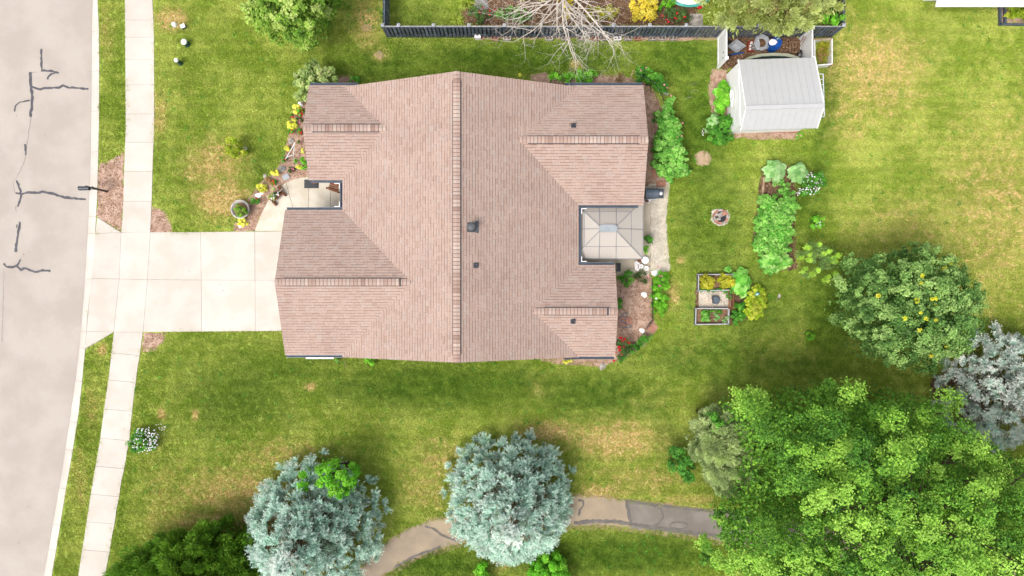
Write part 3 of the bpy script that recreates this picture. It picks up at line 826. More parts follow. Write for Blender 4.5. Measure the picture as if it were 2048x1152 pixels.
# patio beside the gazebo
patio = tag(MB().sheet(P2([(1140, 395), (1302, 395), (1302, 552), (1225, 552), (1140, 540)]), .0155).build('patio', MT['joint']), kind='structure')
MT['patio'] = mat_noise('patio concrete', A(238, 224, 200, 1.2), A(220, 204, 178, 1.15), 1.2, 40, .1, .85, .15, 0, .05)
for q_ in [[(1140, 395), (1284, 395), (1284, 470), (1140, 470)], [(1140, 471), (1284, 471), (1284, 552), (1140, 552)], [(1285, 396), (1302, 396), (1300, 470), (1285, 470)], [(1285, 471), (1300, 471), (1298, 552), (1285, 552)]]:
    slab(q_, patio, .04, mat=MT['patio'], gap=.005)

# weeds in the turf and litter on the paving
def sprinkle(n, boxes, per, spread, L, W, avoid=True):
    P_ = []
    for x0, y0, x1, y1, m in boxes:
        p = np.stack([rng.uniform(x0, x1, m), rng.uniform(y0, y1, m)], 1)
        if avoid:
            bad = np.zeros(m, bool)
            for pl in [road_px, CURB_E + [(-700, 1300), (-700, -160)], walk_px, path_px, drive_px, entry_px, house_px, GRAVEL] + list(BEDS.values()): bad |= inside(p, pl)
            p = p[~bad]
        P_.append(p)
    p = np.repeat(np.concatenate(P_), per, 0)
    w3 = np.stack([(p[:, 0] - 1024) * D / F, (576 - p[:, 1]) * D / F, np.full(len(p), .05)], 1) + np.concatenate([rng.normal(0, spread, (len(p), 2)), rng.uniform(-.03, .03, (len(p), 1))], 1)
    nv = unit(rng.normal(0, .4, w3.shape) + np.array((0, 0, 1.0)))
    return leaves(w3, nv, L * rng.uniform(.6, 1.4, len(p)), W * rng.uniform(.6, 1.4, len(p)))
wco, widx = sprinkle(0, [(690, 0, 770, 60, 26), (310, 0, 600, 460, 45), (260, 680, 1300, 1000, 130), (1340, 150, 1650, 760, 70), (1650, 0, 2048, 480, 70), (1150, 1060, 1400, 1152, 30)], 11, .07, .075, .045)
tag(put('weeds', mesh_np('weeds', wco, widx, 4, MT['green'], rng.random(len(widx) // 4))), 'small broad leaved weeds scattered through the lawns', 'weeds', kind='stuff')
wco, widx = sprinkle(0, [(5, 0, 175, 500, 16), (5, 500, 120, 1100, 16), (300, 470, 550, 660, 5), (205, 700, 300, 1100, 8), (780, 1000, 1400, 1100, 20)], 1, .05, .07, .045, False)
wco[:, 2] = np.where(wco[:, 0] < -21.5, wco[:, 2] - .14, wco[:, 2])
tag(put('leaf_litter', mesh_np('leaf_litter', wco, widx, 4, MT['firdead'], rng.random(len(widx) // 4))), 'dry leaves scattered on the road, driveway and footpath', 'leaf litter', kind='stuff')
# ------------------------------------------------------------------ the house
MT['siding'] = mat_noise('beige siding', A(225, 214, 196), A(215, 203, 184), 1, 30, .05, .6, .1)
MT['deck'] = flat('roof underlay', A(120, 100, 90), .95)
MT['fascia'] = flat('white fascia', A(238, 234, 230, .9), .5, 0, .06)
def shingle_mat():
    m, t, b = newmat('asphalt shingles'); q = NT(t)
    tt = q.attr('tint')
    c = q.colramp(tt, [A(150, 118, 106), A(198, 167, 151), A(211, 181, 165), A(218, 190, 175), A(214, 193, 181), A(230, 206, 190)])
    c = q.mix(1.0, c, q.colramp(q.noise(.6, 3), [(.86, .86, .87, 1), (1.13, 1.13, 1.12, 1)]), 'MULTIPLY')
    f = q.noise(70, 2)
    c = q.mix(1.0, c, q.colramp(f, [(.82, .82, .82, 1), (1.18, 1.18, 1.18, 1)]), 'MULTIPLY')
    t.links.new(c, b.inputs['Base Color']); b.inputs['Roughness'].default_value = .92; b.inputs['Specular IOR Level'].default_value = .2
    q.bump(b, f, .4)
    return m
MT['shingle'] = shingle_mat()

house = thing('house', 'single-storey house with pinkish brown shingle roof of crossing gables', 'house', (-2.5, 3.2, 0))
ZE, SL = 2.7, 5 / 12
MX0, MX1, MXR = -8.36, 3.28, -2.54                    # main roof eaves and ridge (x)
MY0, MY1 = -3.42, 9.93
# wings: name, y0, y1, outer x, side (-1 west, +1 east)
WINGS = [(-3.30, 3.85, -11.2, -1), (5.33, 10.0, -10.03, -1), (4.095, 10.0, 6.49, 1), (-3.38, 1.135, 5.09, 1)]
def main_z(x): return ZE + SL * min(x - MX0, MX1 - x)
def wing_end(y0, y1, side):
    h = (y1 - y0) / 2
    return (MX0 + h) if side < 0 else (MX1 - h)

deck = MB()
def plane_prism(pts, th=.06):
    vs = [np.array(p, float) for p in pts]
    lo = [p - np.array((0, 0, th)) for p in vs]
    n = len(vs)
    a = np.cross(vs[1] - vs[0], vs[2] - vs[0])[2]
    if a < 0: vs = vs[::-1]; lo = lo[::-1]
    deck.add(vs + lo, [tuple(range(n)), tuple(range(2 * n - 1, n - 1, -1))] + [(i, n + i, n + (i + 1) % n, (i + 1) % n) for i in range(n)])
ZR = ZE + SL * (MX1 - MXR)
plane_prism([(MX0, MY0, ZE), (MXR, MY0, ZR), (MXR, MY1, ZR), (MX0, MY1, ZE)])
plane_prism([(MX1, MY0, ZE), (MXR, MY0, ZR), (MXR, MY1, ZR), (MX1, MY1, ZE)])
slopes = [((MX0, MY1, ZE), (0, -1, 0), (MXR - MX0), (1, 0, SL), MY1 - MY0, 'W'), ((MX1, MY0, ZE), (0, 1, 0), (MX1 - MXR), (-1, 0, SL), MY1 - MY0, 'E')]
for y0, y1, xo, sd in WINGS:
    h = (y1 - y0) / 2; ym = (y0 + y1) / 2; xe = wing_end(y0, y1, sd); xm = MX0 if sd < 0 else MX1
    zr = ZE + SL * h
    plane_prism([(xo, y0, ZE), (xm, y0, ZE), (xe, ym, zr), (xo, ym, zr)])
    plane_prism([(xo, y1, ZE), (xm, y1, ZE), (xe, ym, zr), (xo, ym, zr)])
    ln = abs(xe - xo)
    if sd < 0:
        slopes.append(((xe, y1, ZE), (-1, 0, 0), h, (0, -1, SL), ln, 'w')); slopes.append(((xo, y0, ZE), (1, 0, 0), h, (0, 1, SL), ln, 'w'))
    else:
        slopes.append(((xo, y1, ZE), (-1, 0, 0), h, (0, -1, SL), ln, 'w')); slopes.append(((xe, y0, ZE), (1, 0, 0), h, (0, 1, SL), ln, 'w'))
roof = deck.build('roof', MT['deck'], house)

def surf_z(x, y):
    z = -9
    if MX0 <= x <= MX1 and MY0 <= y <= MY1: z = main_z(x)
    for y0, y1, xo, sd in WINGS:
        xe = wing_end(y0, y1, sd)
        if min(xo, xe) <= x <= max(xo, xe) and y0 <= y <= y1: z = max(z, ZE + SL * min(y - y0, y1 - y))
    return z

SH = []                                                # every shingle: (z, verts, faces, tint)
EXP = .1425 / math.sqrt(1 + SL * SL)                   # course exposure, measured level
for org, ud, run, vd, ln, kind in slopes:
    o0 = np.array(org, float); u = np.array(ud, float); v = np.array(vd, float)
    nrm = np.array((-v[0] * SL, -v[1] * SL, 1.0)); nrm /= np.linalg.norm(nrm)
    rows = int(run / EXP) + 1
    for r in range(rows):
        v0 = r * EXP; v1 = min(v0 + EXP + .02, run)
        if v1 - v0 < .03: continue
        s = -random.uniform(0, .3)
        while s < ln:
            wd = random.choice((.16, .2, .26, .3, .3, .34)) * random.uniform(.92, 1.08)
            a, b = max(0, s), min(ln, s + wd)
            s += wd
            if b - a < .02: continue
            vis = False
            for uu in (a, (a + b) / 2, b):
                for vv in (v0, v1):
                    c = o0 + u * uu + v * vv
                    if surf_z(c[0], c[1]) < c[2] + .012: vis = True
            if not vis: continue
            g = .003
            th = random.choice((.010, .010, .019))
            p = [o0 + u * (a + g) + v * v0 + nrm * .004, o0 + u * (b - g) + v * v0 + nrm * .004, o0 + u * (b - g) + v * v1 + nrm * .001, o0 + u * (a + g) + v * v1 + nrm * .001]
            t_ = [p[0] + nrm * th, p[1] + nrm * th, p[2] + nrm * .006, p[3] + nrm * .006]
            f_ = random.choice((.74, .74, .9, .84)) if v1 - v0 > EXP else .97                 # dark granule band below the next course, its tint painting the shadow line
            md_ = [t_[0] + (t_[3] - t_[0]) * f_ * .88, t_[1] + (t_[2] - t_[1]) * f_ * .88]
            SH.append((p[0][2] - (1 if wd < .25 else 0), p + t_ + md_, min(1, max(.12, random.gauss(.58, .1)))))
SH.sort(key=lambda s: -s[0])
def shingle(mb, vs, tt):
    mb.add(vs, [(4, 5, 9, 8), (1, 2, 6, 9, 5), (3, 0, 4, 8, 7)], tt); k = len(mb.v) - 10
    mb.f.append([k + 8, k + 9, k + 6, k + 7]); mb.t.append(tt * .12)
    mb.f.append([k, k + 1, k + 5, k + 4]); mb.t.append(tt * .3)  # butt face tinted darker too, part of the painted course shadow
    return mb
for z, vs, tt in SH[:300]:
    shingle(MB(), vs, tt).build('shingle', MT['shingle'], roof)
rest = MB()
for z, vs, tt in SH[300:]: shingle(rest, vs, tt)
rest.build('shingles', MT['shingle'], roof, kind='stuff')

# ridge vents with their cap shingles
MT['ventdark'] = flat('ridge vent plastic', A(84, 80, 86), .7)
def ridge(a, b, vent0, vent1, wd=.33):
    """a-b ridge line at roof height; the raised vent runs from vent0 to vent1 (fractions)"""
    a = np.array(a, float); b = np.array(b, float); L = np.linalg.norm(b - a); d = (b - a) / L; sd = np.array((-d[1], d[0], 0))
    hw = wd / 2; slope = SL * .55
    def prof(p, h, w_): return [p + sd * w_ + np.array((0, 0, h - w_ * slope)), p + np.array((0, 0, h)), p - sd * w_ + np.array((0, 0, h - w_ * slope))]
    mv = MB(); p0, p1 = prof(a + d * L * vent0, .052, hw + .03), prof(a + d * L * vent1, .052, hw + .03)
    dn = np.array((0, 0, .06)); A0 = p0 + [q - dn for q in p0]; B0 = p1 + [q - dn for q in p1]
    mv.add(A0 + B0, [(0, 6, 7, 1), (1, 7, 8, 2), (0, 3, 9, 6), (2, 8, 11, 5), (0, 1, 2, 5, 4, 3), (6, 9, 10, 11, 8, 7)])
    mv.build('ridge_vent', MT['ventdark'], roof)
    n = int(L / .176); st = L / n
    for i in range(n):
        f = (i + .5) / n; on = vent0 <= f <= vent1; h = .056 if on else .03; w_ = hw if on else hw * .9
        g = .01
        q0, q1 = prof(a + d * (i * st + g), h + .016, w_), prof(a + d * ((i + 1) * st + .012), h + .002, w_)
        tk = np.array((0, 0, .016)); vs = q0 + q1 + [q - tk for q in q0]
        vs += [q0[k] + (q1[k] - q0[k]) * .8 for k in range(3)]; tt = min(1, max(.15, random.gauss(.6, .25)))
        MB().add(vs, [(0, 1, 10, 9), (1, 2, 11, 10)], tt).add(vs, [(9, 10, 4, 3), (10, 11, 5, 4), (0, 6, 7, 1), (1, 7, 8, 2)], .04).build('ridge_cap', MT['shingle'], roof)  # dark end band and butts paint a shadow line between caps
ridge((MXR, MY1, ZR), (MXR, MY0, ZR), .032, .972)
for (y0, y1, xo, sd), (v0, v1) in zip(WINGS, ((.06, .93), (.11, .91), (.07, .93), (.11, .87))):
    h = (y1 - y0) / 2; ridge((xo, (y0 + y1) / 2, ZE + SL * h), (wing_end(y0, y1, sd), (y0 + y1) / 2, ZE + SL * h), v0, v1)

# rake boards, gutters, downspouts
def rake(x0, y0, z0, x1, y1, z1): MB().beam((x0, y0, z0 - .09), (x1, y1, z1 - .09), .03, .16).build('rake_board', MT['fascia'], house)
for y in (MY0 + .017, MY1 - .017):
    rake(MX0, y, ZE, MXR, y, ZR); rake(MX1, y, ZE, MXR, y, ZR)
for y0, y1, xo, sd in WINGS:
    ym = (y0 + y1) / 2; x = xo - sd * .017; zr = ZE + SL * (y1 - y0) / 2
    rake(x, y0, ZE, x, ym, zr); rake(x, y1, ZE, x, ym, zr)
def gutter(a, b, out):
    """open trough along an eave from a to b (x, y); out = outward direction"""
    a = np.array((*a, 0.)); b = np.array((*b, 0.)); o = np.array((*out, 0.)); z = ZE - .02
    m = MB()
    pr = [(-.01, 0), (-.01, -.11), (.085, -.11), (.115, -.005), (.135, -.005), (.135, .004), (.105, .004), (.08, -.1), (.0, -.1), (.0, .0)]
    n = len(pr); vs = [e + o * x_ + np.array((0, 0, z + h_)) for e in (a, b) for x_, h_ in pr]
    m.add(vs, [(i, (i + 1) % n, n + (i + 1) % n, n + i) for i in range(n)] + [tuple(range(n - 1, -1, -1)), tuple(range(n, 2 * n))])
    m.build('gutter', MT['slate'], house)
gutter((-9.98, 10.0), (-7.6, 10.0), (0, 1)); gutter((-9.95, 5.33), (MX0, 5.33), (0, -1)); gutter((MX0, 5.19), (MX0, 3.99), (-1, 0))
gutter((-11.15, 3.85), (MX0, 3.85), (0, 1)); gutter((-11.15, -3.30), (-7.3, -3.30), (0, -1))
gutter((2.6, 10.0), (6.44, 10.0), (0, 1)); gutter((MX1, 4.095), (6.25, 4.095), (0, -1)); gutter((MX1, 3.95), (MX1, 1.28), (1, 0))
gutter((MX1, 1.135), (5.05, 1.135), (0, 1)); gutter((2.55, -3.38), (5.05, -3.38), (0, -1))
for x, y, sx, sy in ((MX0 - .16, 5.16, -1, -1), (MX0 - .16, 4.02, -1, 1), (MX1 + .16, 3.92, 1, -1), (MX1 + .16, 1.31, 1, 1)):
    m = MB(); m.box((x + sx * .12, y, ZE - .03), (.26, .03, .05)); m.box((x, y + sy * .13, ZE - .03), (.03, .24, .05)); m.build('splash_guard', MT['white'], house)
for x, y in ((-7.75, 9.75), (2.75, 9.75), (-7.45, -3.2), (2.7, -3.24)):
    m = MB(); m.beam((x, y, .1), (x, y, 2.4), .08, .06); m.beam((x, y, 2.4), (x + .1, y + (.3 if y > 0 else -.12), 2.62), .08, .06); m.build('downspout', MT['white'], house)

# walls: plain lap siding with the few openings a house front has
def wall_piece(poly, z1): MB().prism(poly, -.1, z1).build('wall', MT['siding'], house)
wall_piece([(MX0 + .4, MY0 + .3), (MX1 - .35, MY0 + .3), (MX1 - .35, MY1 - .3), (MX0 + .4, MY1 - .3)], 2.62)
for y0, y1, xo, sd in WINGS:
    xa, xb = xo - sd * .3, (MX0 + .38 if sd < 0 else MX1 - .33)
    wall_piece([(min(xa, xb), y0 + .36), (max(xa, xb), y0 + .36), (max(xa, xb), y1 - .36), (min(xa, xb), y1 - .36)], 2.615)
    ym = (y0 + y1) / 2; m = MB(); hh = (y1 - y0) / 2 - .36
    vs = [(xa, ym - hh, 2.6), (xa, ym + hh, 2.6), (xa, ym, 2.6 + SL * hh + .05), (xa - sd * .1, ym - hh, 2.6), (xa - sd * .1, ym + hh, 2.6), (xa - sd * .1, ym, 2.6 + SL * hh + .05)]
    m.add(vs, [(0, 1, 2), (5, 4, 3), (0, 2, 5, 3), (1, 4, 5, 2)]).build('gable_wall', MT['siding'], house)
for y, s in ((MY0 + .3, 1), (MY1 - .3, -1)):
    m = MB(); hh = (MX1 - MX0) / 2 - .4; vs = [(MXR - hh, y, 2.6), (MXR + hh, y, 2.6), (MXR, y, 2.6 + SL * hh + .05)]; vs += [(a, b + s * .1, c) for a, b, c in vs]
    m.add(vs, [(0, 1, 2), (5, 4, 3), (0, 2, 5, 3), (1, 4, 5, 2)]).build('gable_wall', MT['siding'], house)
MT['glass'] = flat('window glass', A(70, 80, 90), .1, 0, .1, .8)
gd = MB().box((-10.93, .27, 0), (.06, 4.9, 2.15)).build('garage_door', MT['whitepaint'], house)
for k in range(4):
    MB().box((-10.965, .27, .06 + k * .53), (.03, 4.75, .46)).build('door_panel', MT['white'], gd)
fd = MB().box((MX0 + .37, 4.75, .05), (.07, .95, 2.05)).build('front_door', MT['wood'], house)
MB().lathe((MX0 + .31, 4.4, 1.0), [(.03, 0), (.03, .05)], 8).build('door_knob', MT['dark'], fd)
def window(c, sx, sy, z0, h):
    f = MB().box((c[0], c[1], z0), (sx, sy, h)).build('window', MT['white'], house)
    gx, gy = (sx + .02, sy - .14) if sx < sy else (sx - .14, sy + .02)
    MB().box((c[0], c[1], z0 + .07), (gx, gy, h - .14)).build('pane', MT['glass'], f)
window((-9.75, 7.6), .08, 1.8, .9, 1.2); window((6.18, 7.0), .08, 1.6, .9, 1.2); window((4.79, -1.1), .08, 1.5, .9, 1.2); window((2.94, 1.9), .08, 1.0, .9, 1.2)
sdr = MB().box((4.6, 4.44, .06), (1.9, .08, 2.05)).build('patio_door', MT['white'], house)
for x in (4.16, 5.04): MB().box((x, 4.44, .14), (.8, .11, 1.9)).build('pane', MT['glass'], sdr)
window((-5.2, MY1 - .3), 1.4, .08, .9, 1.2); window((1.0, MY0 + .3), 1.4, .08, .9, 1.2)

# roof penetrations
MT['lead'] = flat('grey flashing', A(110, 112, 118), .5, .3)
def vent(px, py, r, h, cap):
    z = 4.0
    for _ in range(5):
        p = P(px, py, z); z = surf_z(p[0], p[1])
    x, y = p[0], p[1]; dx = .1 if cap else 0
    e = .02; gx = (surf_z(x + e, y) - surf_z(x - e, y)) / (2 * e); gy = (surf_z(x, y + e) - surf_z(x, y - e)) / (2 * e)
    w_ = .36 if cap else .2
    m = MB(); vs = [(x + a * w_, y + b * w_, z + a * w_ * gx + b * w_ * gy + .03) for a, b in ((-.6, -.6), (.6, -.6), (.6, .6), (-.6, .6))]; vs += [(a, b, c - .03) for a, b, c in vs]
    m.add(vs, [(0, 1, 2, 3), (0, 4, 5, 1), (1, 5, 6, 2), (2, 6, 7, 3), (3, 7, 4, 0)])
    base = MB().lathe((x, y, z - .1), [(r * 1.5, 0), (r * 1.45, .14), (r, .22), (r, h), (r * .75, h), (r * .75, h - .12), (0, h - .13)], 14).build('vent_pipe', MT['dark'], roof)
    m.build('flashing', MT['lead'], roof)
    if cap: MB().lathe((x, y, z + h - .14), [(r * 1.1, 0), (r * 1.55, .02), (r * 1.55, .1), (r * 1.2, .15), (0, .17)], 16).build('vent_cap', MT['lead'], roof)
vent(944, 455, .13, .55, True); vent(952, 531, .075, .3, False); vent(1146, 643, .075, .34, False); vent(1147, 251, .075, .34, False)
m = MB(); p = P(952, 454, 4.75); zz = surf_z(p[0], p[1]); m.add([(p[0] - .05, p[1] - .25, zz + .05), (p[0] + .12, p[1] - .3, zz + .01), (p[0] + .12, p[1] + .3, zz + .01), (p[0] - .05, p[1] + .25, zz + .05)], [(0, 1, 2, 3)])
m.build('flashing', MT['lead'], roof)
wc = MB().box((P(645, 715)[0], P(645, 703)[1], 0), (1.4, .55, .5)).box((P(645, 715)[0], P(645, 704)[1], .5), (1.46, .62, .04))
tag(wc.build('window_well_cover', MT['white'], None, origin=P(645, 703)), 'white flat cover against the south wall under the garage eave', 'cover')

# ------------------------------------------------------------------ gazebo in the rear courtyard
MT['poly'] = bpy.data.materials.new('grey polycarbonate'); MT['poly'].use_nodes = True
t = MT['poly'].node_tree; q = NT(t); b = t.nodes['Principled BSDF']
b.inputs['Base Color'].default_value = A(236, 228, 219, 1.85); b.inputs['Roughness'].default_value = .35
tr = q.n('ShaderNodeBsdfTranslucent'); tr.inputs[0].default_value = A(238, 226, 210, 1.4); ts = q.n('ShaderNodeBsdfTransparent'); ts.inputs[0].default_value = (.80, .77, .73, 1)
m1 = q.n('ShaderNodeMixShader'); m1.inputs[0].default_value = .3; t.links.new(b.outputs[0], m1.inputs[1]); t.links.new(tr.outputs[0], m1.inputs[2])
m2 = q.n('ShaderNodeMixShader'); m2.inputs[0].default_value = .44; t.links.new(m1.outputs[0], m2.inputs[1]); t.links.new(ts.outputs[0], m2.inputs[2])
t.links.new(m2.outputs[0], t.nodes['Material Output'].inputs['Surface'])
MT['gaz'] = flat('gazebo grey frame', A(165, 166, 168, 1.2), .8, 0, .1, .1)
gx0, gx1, gy0, gy1, gz0, gz1 = 3.02, 6.55, 1.47, 4.38, 2.2, 2.92
vx0, vx1, vy0, vy1 = 4.30, 5.12, 2.80, 3.04
gaz = thing('gazebo', 'grey framed gazebo with translucent hipped panel roof in the rear courtyard', 'gazebo', ((gx0 + gx1) / 2, (gy0 + gy1) / 2, 0))
E = [np.array(p) for p in ((gx0, gy0, gz0), (gx1, gy0, gz0), (gx1, gy1, gz0), (gx0, gy1, gz0))]
V = [np.array(p) for p in ((vx0, vy0, gz1), (vx1, vy0, gz1), (vx1, vy1, gz1), (vx0, vy1, gz1))]
for i, cells in enumerate(((.0, .38, .62, 1.), (.0, .5, 1.), (.0, .38, .62, 1.), (.0, .5, 1.))):
    e0, e1, v0, v1 = E[i], E[(i + 1) % 4], V[i], V[(i + 1) % 4]
    def pt(s, r):
        # ribs run square to the eave between the hips
        a = e0 + (v0 - e0) * r; b_ = e1 + (v1 - e1) * r
        if len(cells) == 4 and 0 < s < 1:
            vt = v0 + (v1 - v0) * (0 if s < .5 else 1); et = e0 + (e1 - e0) * s; return et + (vt - et) * r
        return a + (b_ - a) * s
    for s0, s1 in zip(cells, cells[1:]):
        for r0, r1 in ((.0, .44), (.44, 1.)):
            c4 = [pt(s0, r0), pt(s1, r0), pt(s1, r1), pt(s0, r1)]
            vs = c4 + [p_ - np.array((0, 0, .012)) for p_ in c4]
            MB().add(vs, [(0, 1, 2, 3), (7, 6, 5, 4), (0, 4, 5, 1), (1, 5, 6, 2), (2, 6, 7, 3), (3, 7, 4, 0)]).build('roof_panel', MT['poly'], gaz)
    for s in cells[1:-1]: MB().beam(pt(s, 0) + (0, 0, .012), pt(s, 1) + (0, 0, .012), .028, .03).build('rib', MT['gaz'], gaz)
    MB().beam(pt(0, .44) + (0, 0, .01), pt(1, .44) + (0, 0, .01), .02, .02).build('purlin', MT['gaz'], gaz)
    MB().beam(e0 + (0, 0, .014), v0 + (0, 0, .014), .035, .035).build('hip_rib', MT['gaz'], gaz)
    MB().beam(e0 - (0, 0, .03), e1 - (0, 0, .03), .05, .07).build('eave_beam', MT['gaz'], gaz)
vm = MB(); c = (V[0] + V[2]) / 2; n = 18
ring = [(c[0] + (.24 if math.cos(a) > 0 else -.24) + .22 * math.cos(a), c[1] + .19 * math.sin(a)) for a in [2 * math.pi * k / n for k in range(n)]]
vm.prism(ring, gz1 + .01, gz1 + .09); vm.build('roof_vent', flat('pale slate cap', A(182, 190, 194, 1.1), .7), gaz)
for x in (gx0 + .2, gx1 - .2):
    for y in (gy0 + .2, gy1 - .2): MB().box((x, y, .04), (.1, .1, 2.2)).build('post', MT['gaz'], gaz)
MT['rattan'] = mat_noise('dark rattan', A(120, 108, 98), A(90, 82, 76), 12, 60, .3)
so = thing('patio_sofa', 'dark woven patio sofa under the gazebo beside the house wall', 'sofa', (5.55, 3.95, .04))
MB().box((5.55, 3.95, .16), (.95, .6, .26)).build('seat', MT['rattan'], so); MB().box((5.55, 4.2, .42), (.95, .12, .45)).build('backrest', MT['rattan'], so)
for s in (-1, 1): MB().box((5.55 + s * .45, 3.92, .42), (.08, .5, .2)).build('armrest', MT['rattan'], so)
for sx in (-1, 1):
    for sy in (-1, 1): MB().box((5.55 + sx * .42, 3.95 + sy * .24, .04), (.06, .06, .12)).build('leg', MT['rattan'], so)
# ------------------------------------------------------------------ flower shapes
def flower_mesh(name, mat, r=.05, k=6):
    m = MB()
    for i in range(k):
        a = 2 * math.pi * i / k; b = a + math.pi / k; c = a - math.pi / k
        m.add([(0, 0, 0), (math.cos(c) * r * .6, math.sin(c) * r * .6, r * .35), (math.cos(a) * r, math.sin(a) * r, r * .25), (math.cos(b) * r * .6, math.sin(b) * r * .6, r * .35)], [(0, 1, 2, 3)])
    for i in range(k):
        a = 2 * math.pi * (i + .5) / k; b = a + math.pi / k; c = a - math.pi / k
        m.add([(0, 0, r * .2), (math.cos(c) * r * .35, math.sin(c) * r * .35, r * .6), (math.cos(a) * r * .6, math.sin(a) * r * .6, r * .6), (math.cos(b) * r * .35, math.sin(b) * r * .35, r * .6)], [(0, 1, 2, 3)])
    return m.mesh(name, mat)
FL = {k: flower_mesh('flower', MT[k]) for k in ('red', 'scarlet', 'pink', 'petal')}
def flower(parent, px, py, z, kind, r=.07):
    p = P(px, py, z) - orig(parent)
    put('flower', FL[kind], parent, p, (random.uniform(-.4, .4), random.uniform(-.4, .4), random.uniform(0, 6)), r / .05 * random.uniform(.85, 1.2))
def blossoms(parent, outline, z0, z1, n, kind, r=.05):
    """many tiny flower heads, too small to count"""
    poly = P2(outline, z1); a = np.array(poly); lo, hi = a.min(0), a.max(0); p = lo + rng.random((n * 3, 2)) * (hi - lo); p = p[inside(p, poly)][:n]
    c = np.concatenate([p, rng.uniform(z0, z1, (len(p), 1))], 1); vs = []; fs = []
    nv = unit(rng.normal(0, .5, c.shape) + np.array((0, 0, 1.)))
    c1, i1 = leaves(c, nv, r * 2, r * 1.5, .1); c2, i2 = leaves(c + np.array((0, 0, .01)), nv, r * 1.6, r * 1.8, -.1)
    o = put('blossoms', mesh_np('blossoms', np.concatenate([c1, c2]) - orig(parent), np.concatenate([i1, i2 + len(c1)]), 4, MT[kind], np.full(2 * len(c), .5)), parent)
    o['kind'] = 'stuff'

def leaf_mesh(mat, tint, k=0, heart=True):
    """one broad leaf, 1 m long along +Y, folded along its midrib and drooping"""
    q = random.Random(k); m = MB(); n = 5; vs = []
    wds = (.18, .42, .46, .33, .15) if heart else (.1, .2, .25, .22, .12)
    for i in range(n):
        y = .05 + .9 * i / (n - 1) - .1; z = .12 * math.sin(1.2 * i / n) - .22 * (i / n) ** 2
        w_ = wds[i] * q.uniform(.9, 1.1)
        vs += [(-w_, y + q.uniform(-.03, .03), z + .14 * w_ * 2 + q.uniform(-.03, .03)), (0, y, z), (w_, y + q.uniform(-.03, .03), z + .14 * w_ * 2 + q.uniform(-.03, .03))]
    vs += [(0, 1.0, -.18)]
    fs = []
    for i in range(n - 1): fs += [(3 * i, 3 * i + 1, 3 * i + 4, 3 * i + 3), (3 * i + 1, 3 * i + 2, 3 * i + 5, 3 * i + 4)]
    fs += [(12, 13, 15), (13, 14, 15)]
    m.add(vs, fs, tint)
    return m.mesh('leaf', mat, smooth=True)
LEAF = {}
def leafset(matname, heart=True):
    key = (matname, heart)
    if key not in LEAF: LEAF[key] = [leaf_mesh(MT[matname], t, i, heart) for i, t in enumerate((.15, .4, .6, .8, .95))]
    return LEAF[key]
def bigleaf(name, label, cat, px, py, rpx, h, n, ln, mat, heart=True, group=None, flat_=.5, rx=1.0, ry=1.0):
    """a clump of large separate leaves on stalks"""
    c = P(px, py, h * .6); t = thing(name, label, cat, (c[0], c[1], 0), 0, group); R = rpx * (D - h) / F
    st = MB()
    for i in range(n):
        f = math.sqrt((i + .5) / n); an = i * 2.39996 + random.uniform(-.3, .3)
        x, y = math.cos(an) * R * f * rx, math.sin(an) * R * f * ry; z = h * (1 - flat_ * f * f) * random.uniform(.88, 1.08)
        s = ln * random.uniform(.75, 1.2)
        bx, by = x - math.cos(an) * s * .45, y - math.sin(an) * s * .45
        put('leaf', random.choice(leafset(mat, heart)), t, (bx, by, z), (random.uniform(-.25, .1) - .25 * f, random.uniform(-.2, .2), an - math.pi / 2 + random.uniform(-.4, .4)), s)
        st.tube([(c[0] + x * .1, c[1] + y * .1, 0), (c[0] + bx * .7, c[1] + by * .7, z * .7), (c[0] + bx, c[1] + by, z)], [.012, .01, .006], 4)
    st.build('stalks', MT['stem'], t)['kind'] = 'stuff'
    return t

# ------------------------------------------------------------------ street side
mbp = P(214, 383)
mb_ = thing('mailbox', 'black kerbside mailbox on a post leaning over the gutter', 'mailbox', mbp)
x, y = mbp[:2]
MB().beam((x, y, 0), (x, y, 1.25), .09, .09).build('post', MT['black'], mb_)
MB().beam((x + .1, y, 1.05), (x - .62, y, 1.05), .07, .07).beam((x, y, .7), (x - .35, y, 1.03), .05, .05).build('arm', MT['black'], mb_)
m = MB(); a = [(-.1, 0)] + [(-.1 * math.cos(k * math.pi / 8), .12 + .1 * math.sin(k * math.pi / 8)) for k in range(9)] + [(.1, 0)]
X0, X1 = x - .72, x - .2
vs = [(xx, y + p_, 1.09 + h_) for xx in (X0, X1) for p_, h_ in a]; n = len(a)
m.add(vs, [(i, (i + 1) % n, n + (i + 1) % n, n + i) for i in range(n)] + [tuple(range(n - 1, -1, -1)), tuple(range(n, 2 * n))])
bx = m.build('box', MT['dark'], mb_)
m = MB(); m.add([(X0 - .015, y + p_ * 1.04, 1.09 + h_ * 1.03) for p_, h_ in a] + [(X0 - .002, y + p_ * 1.04, 1.09 + h_ * 1.03) for p_, h_ in a], [tuple(range(n - 1, -1, -1)), tuple(range(n, 2 * n))] + [(i, (i + 1) % n, n + (i + 1) % n, n + i) for i in range(n)])
m.build('lid', MT['black'], bx)
MB().box((x - .35, y + .11, 1.2), (.16, .012, .05)).box((x - .28, y + .11, 1.2), (.03, .012, .16)).build('flag', MT['black'], bx)
MB().lathe((x, y, 1.25), [(.07, 0), (.09, .03), (.06, .08), (0, .1)], 10).build('finial', MT['black'], mb_)

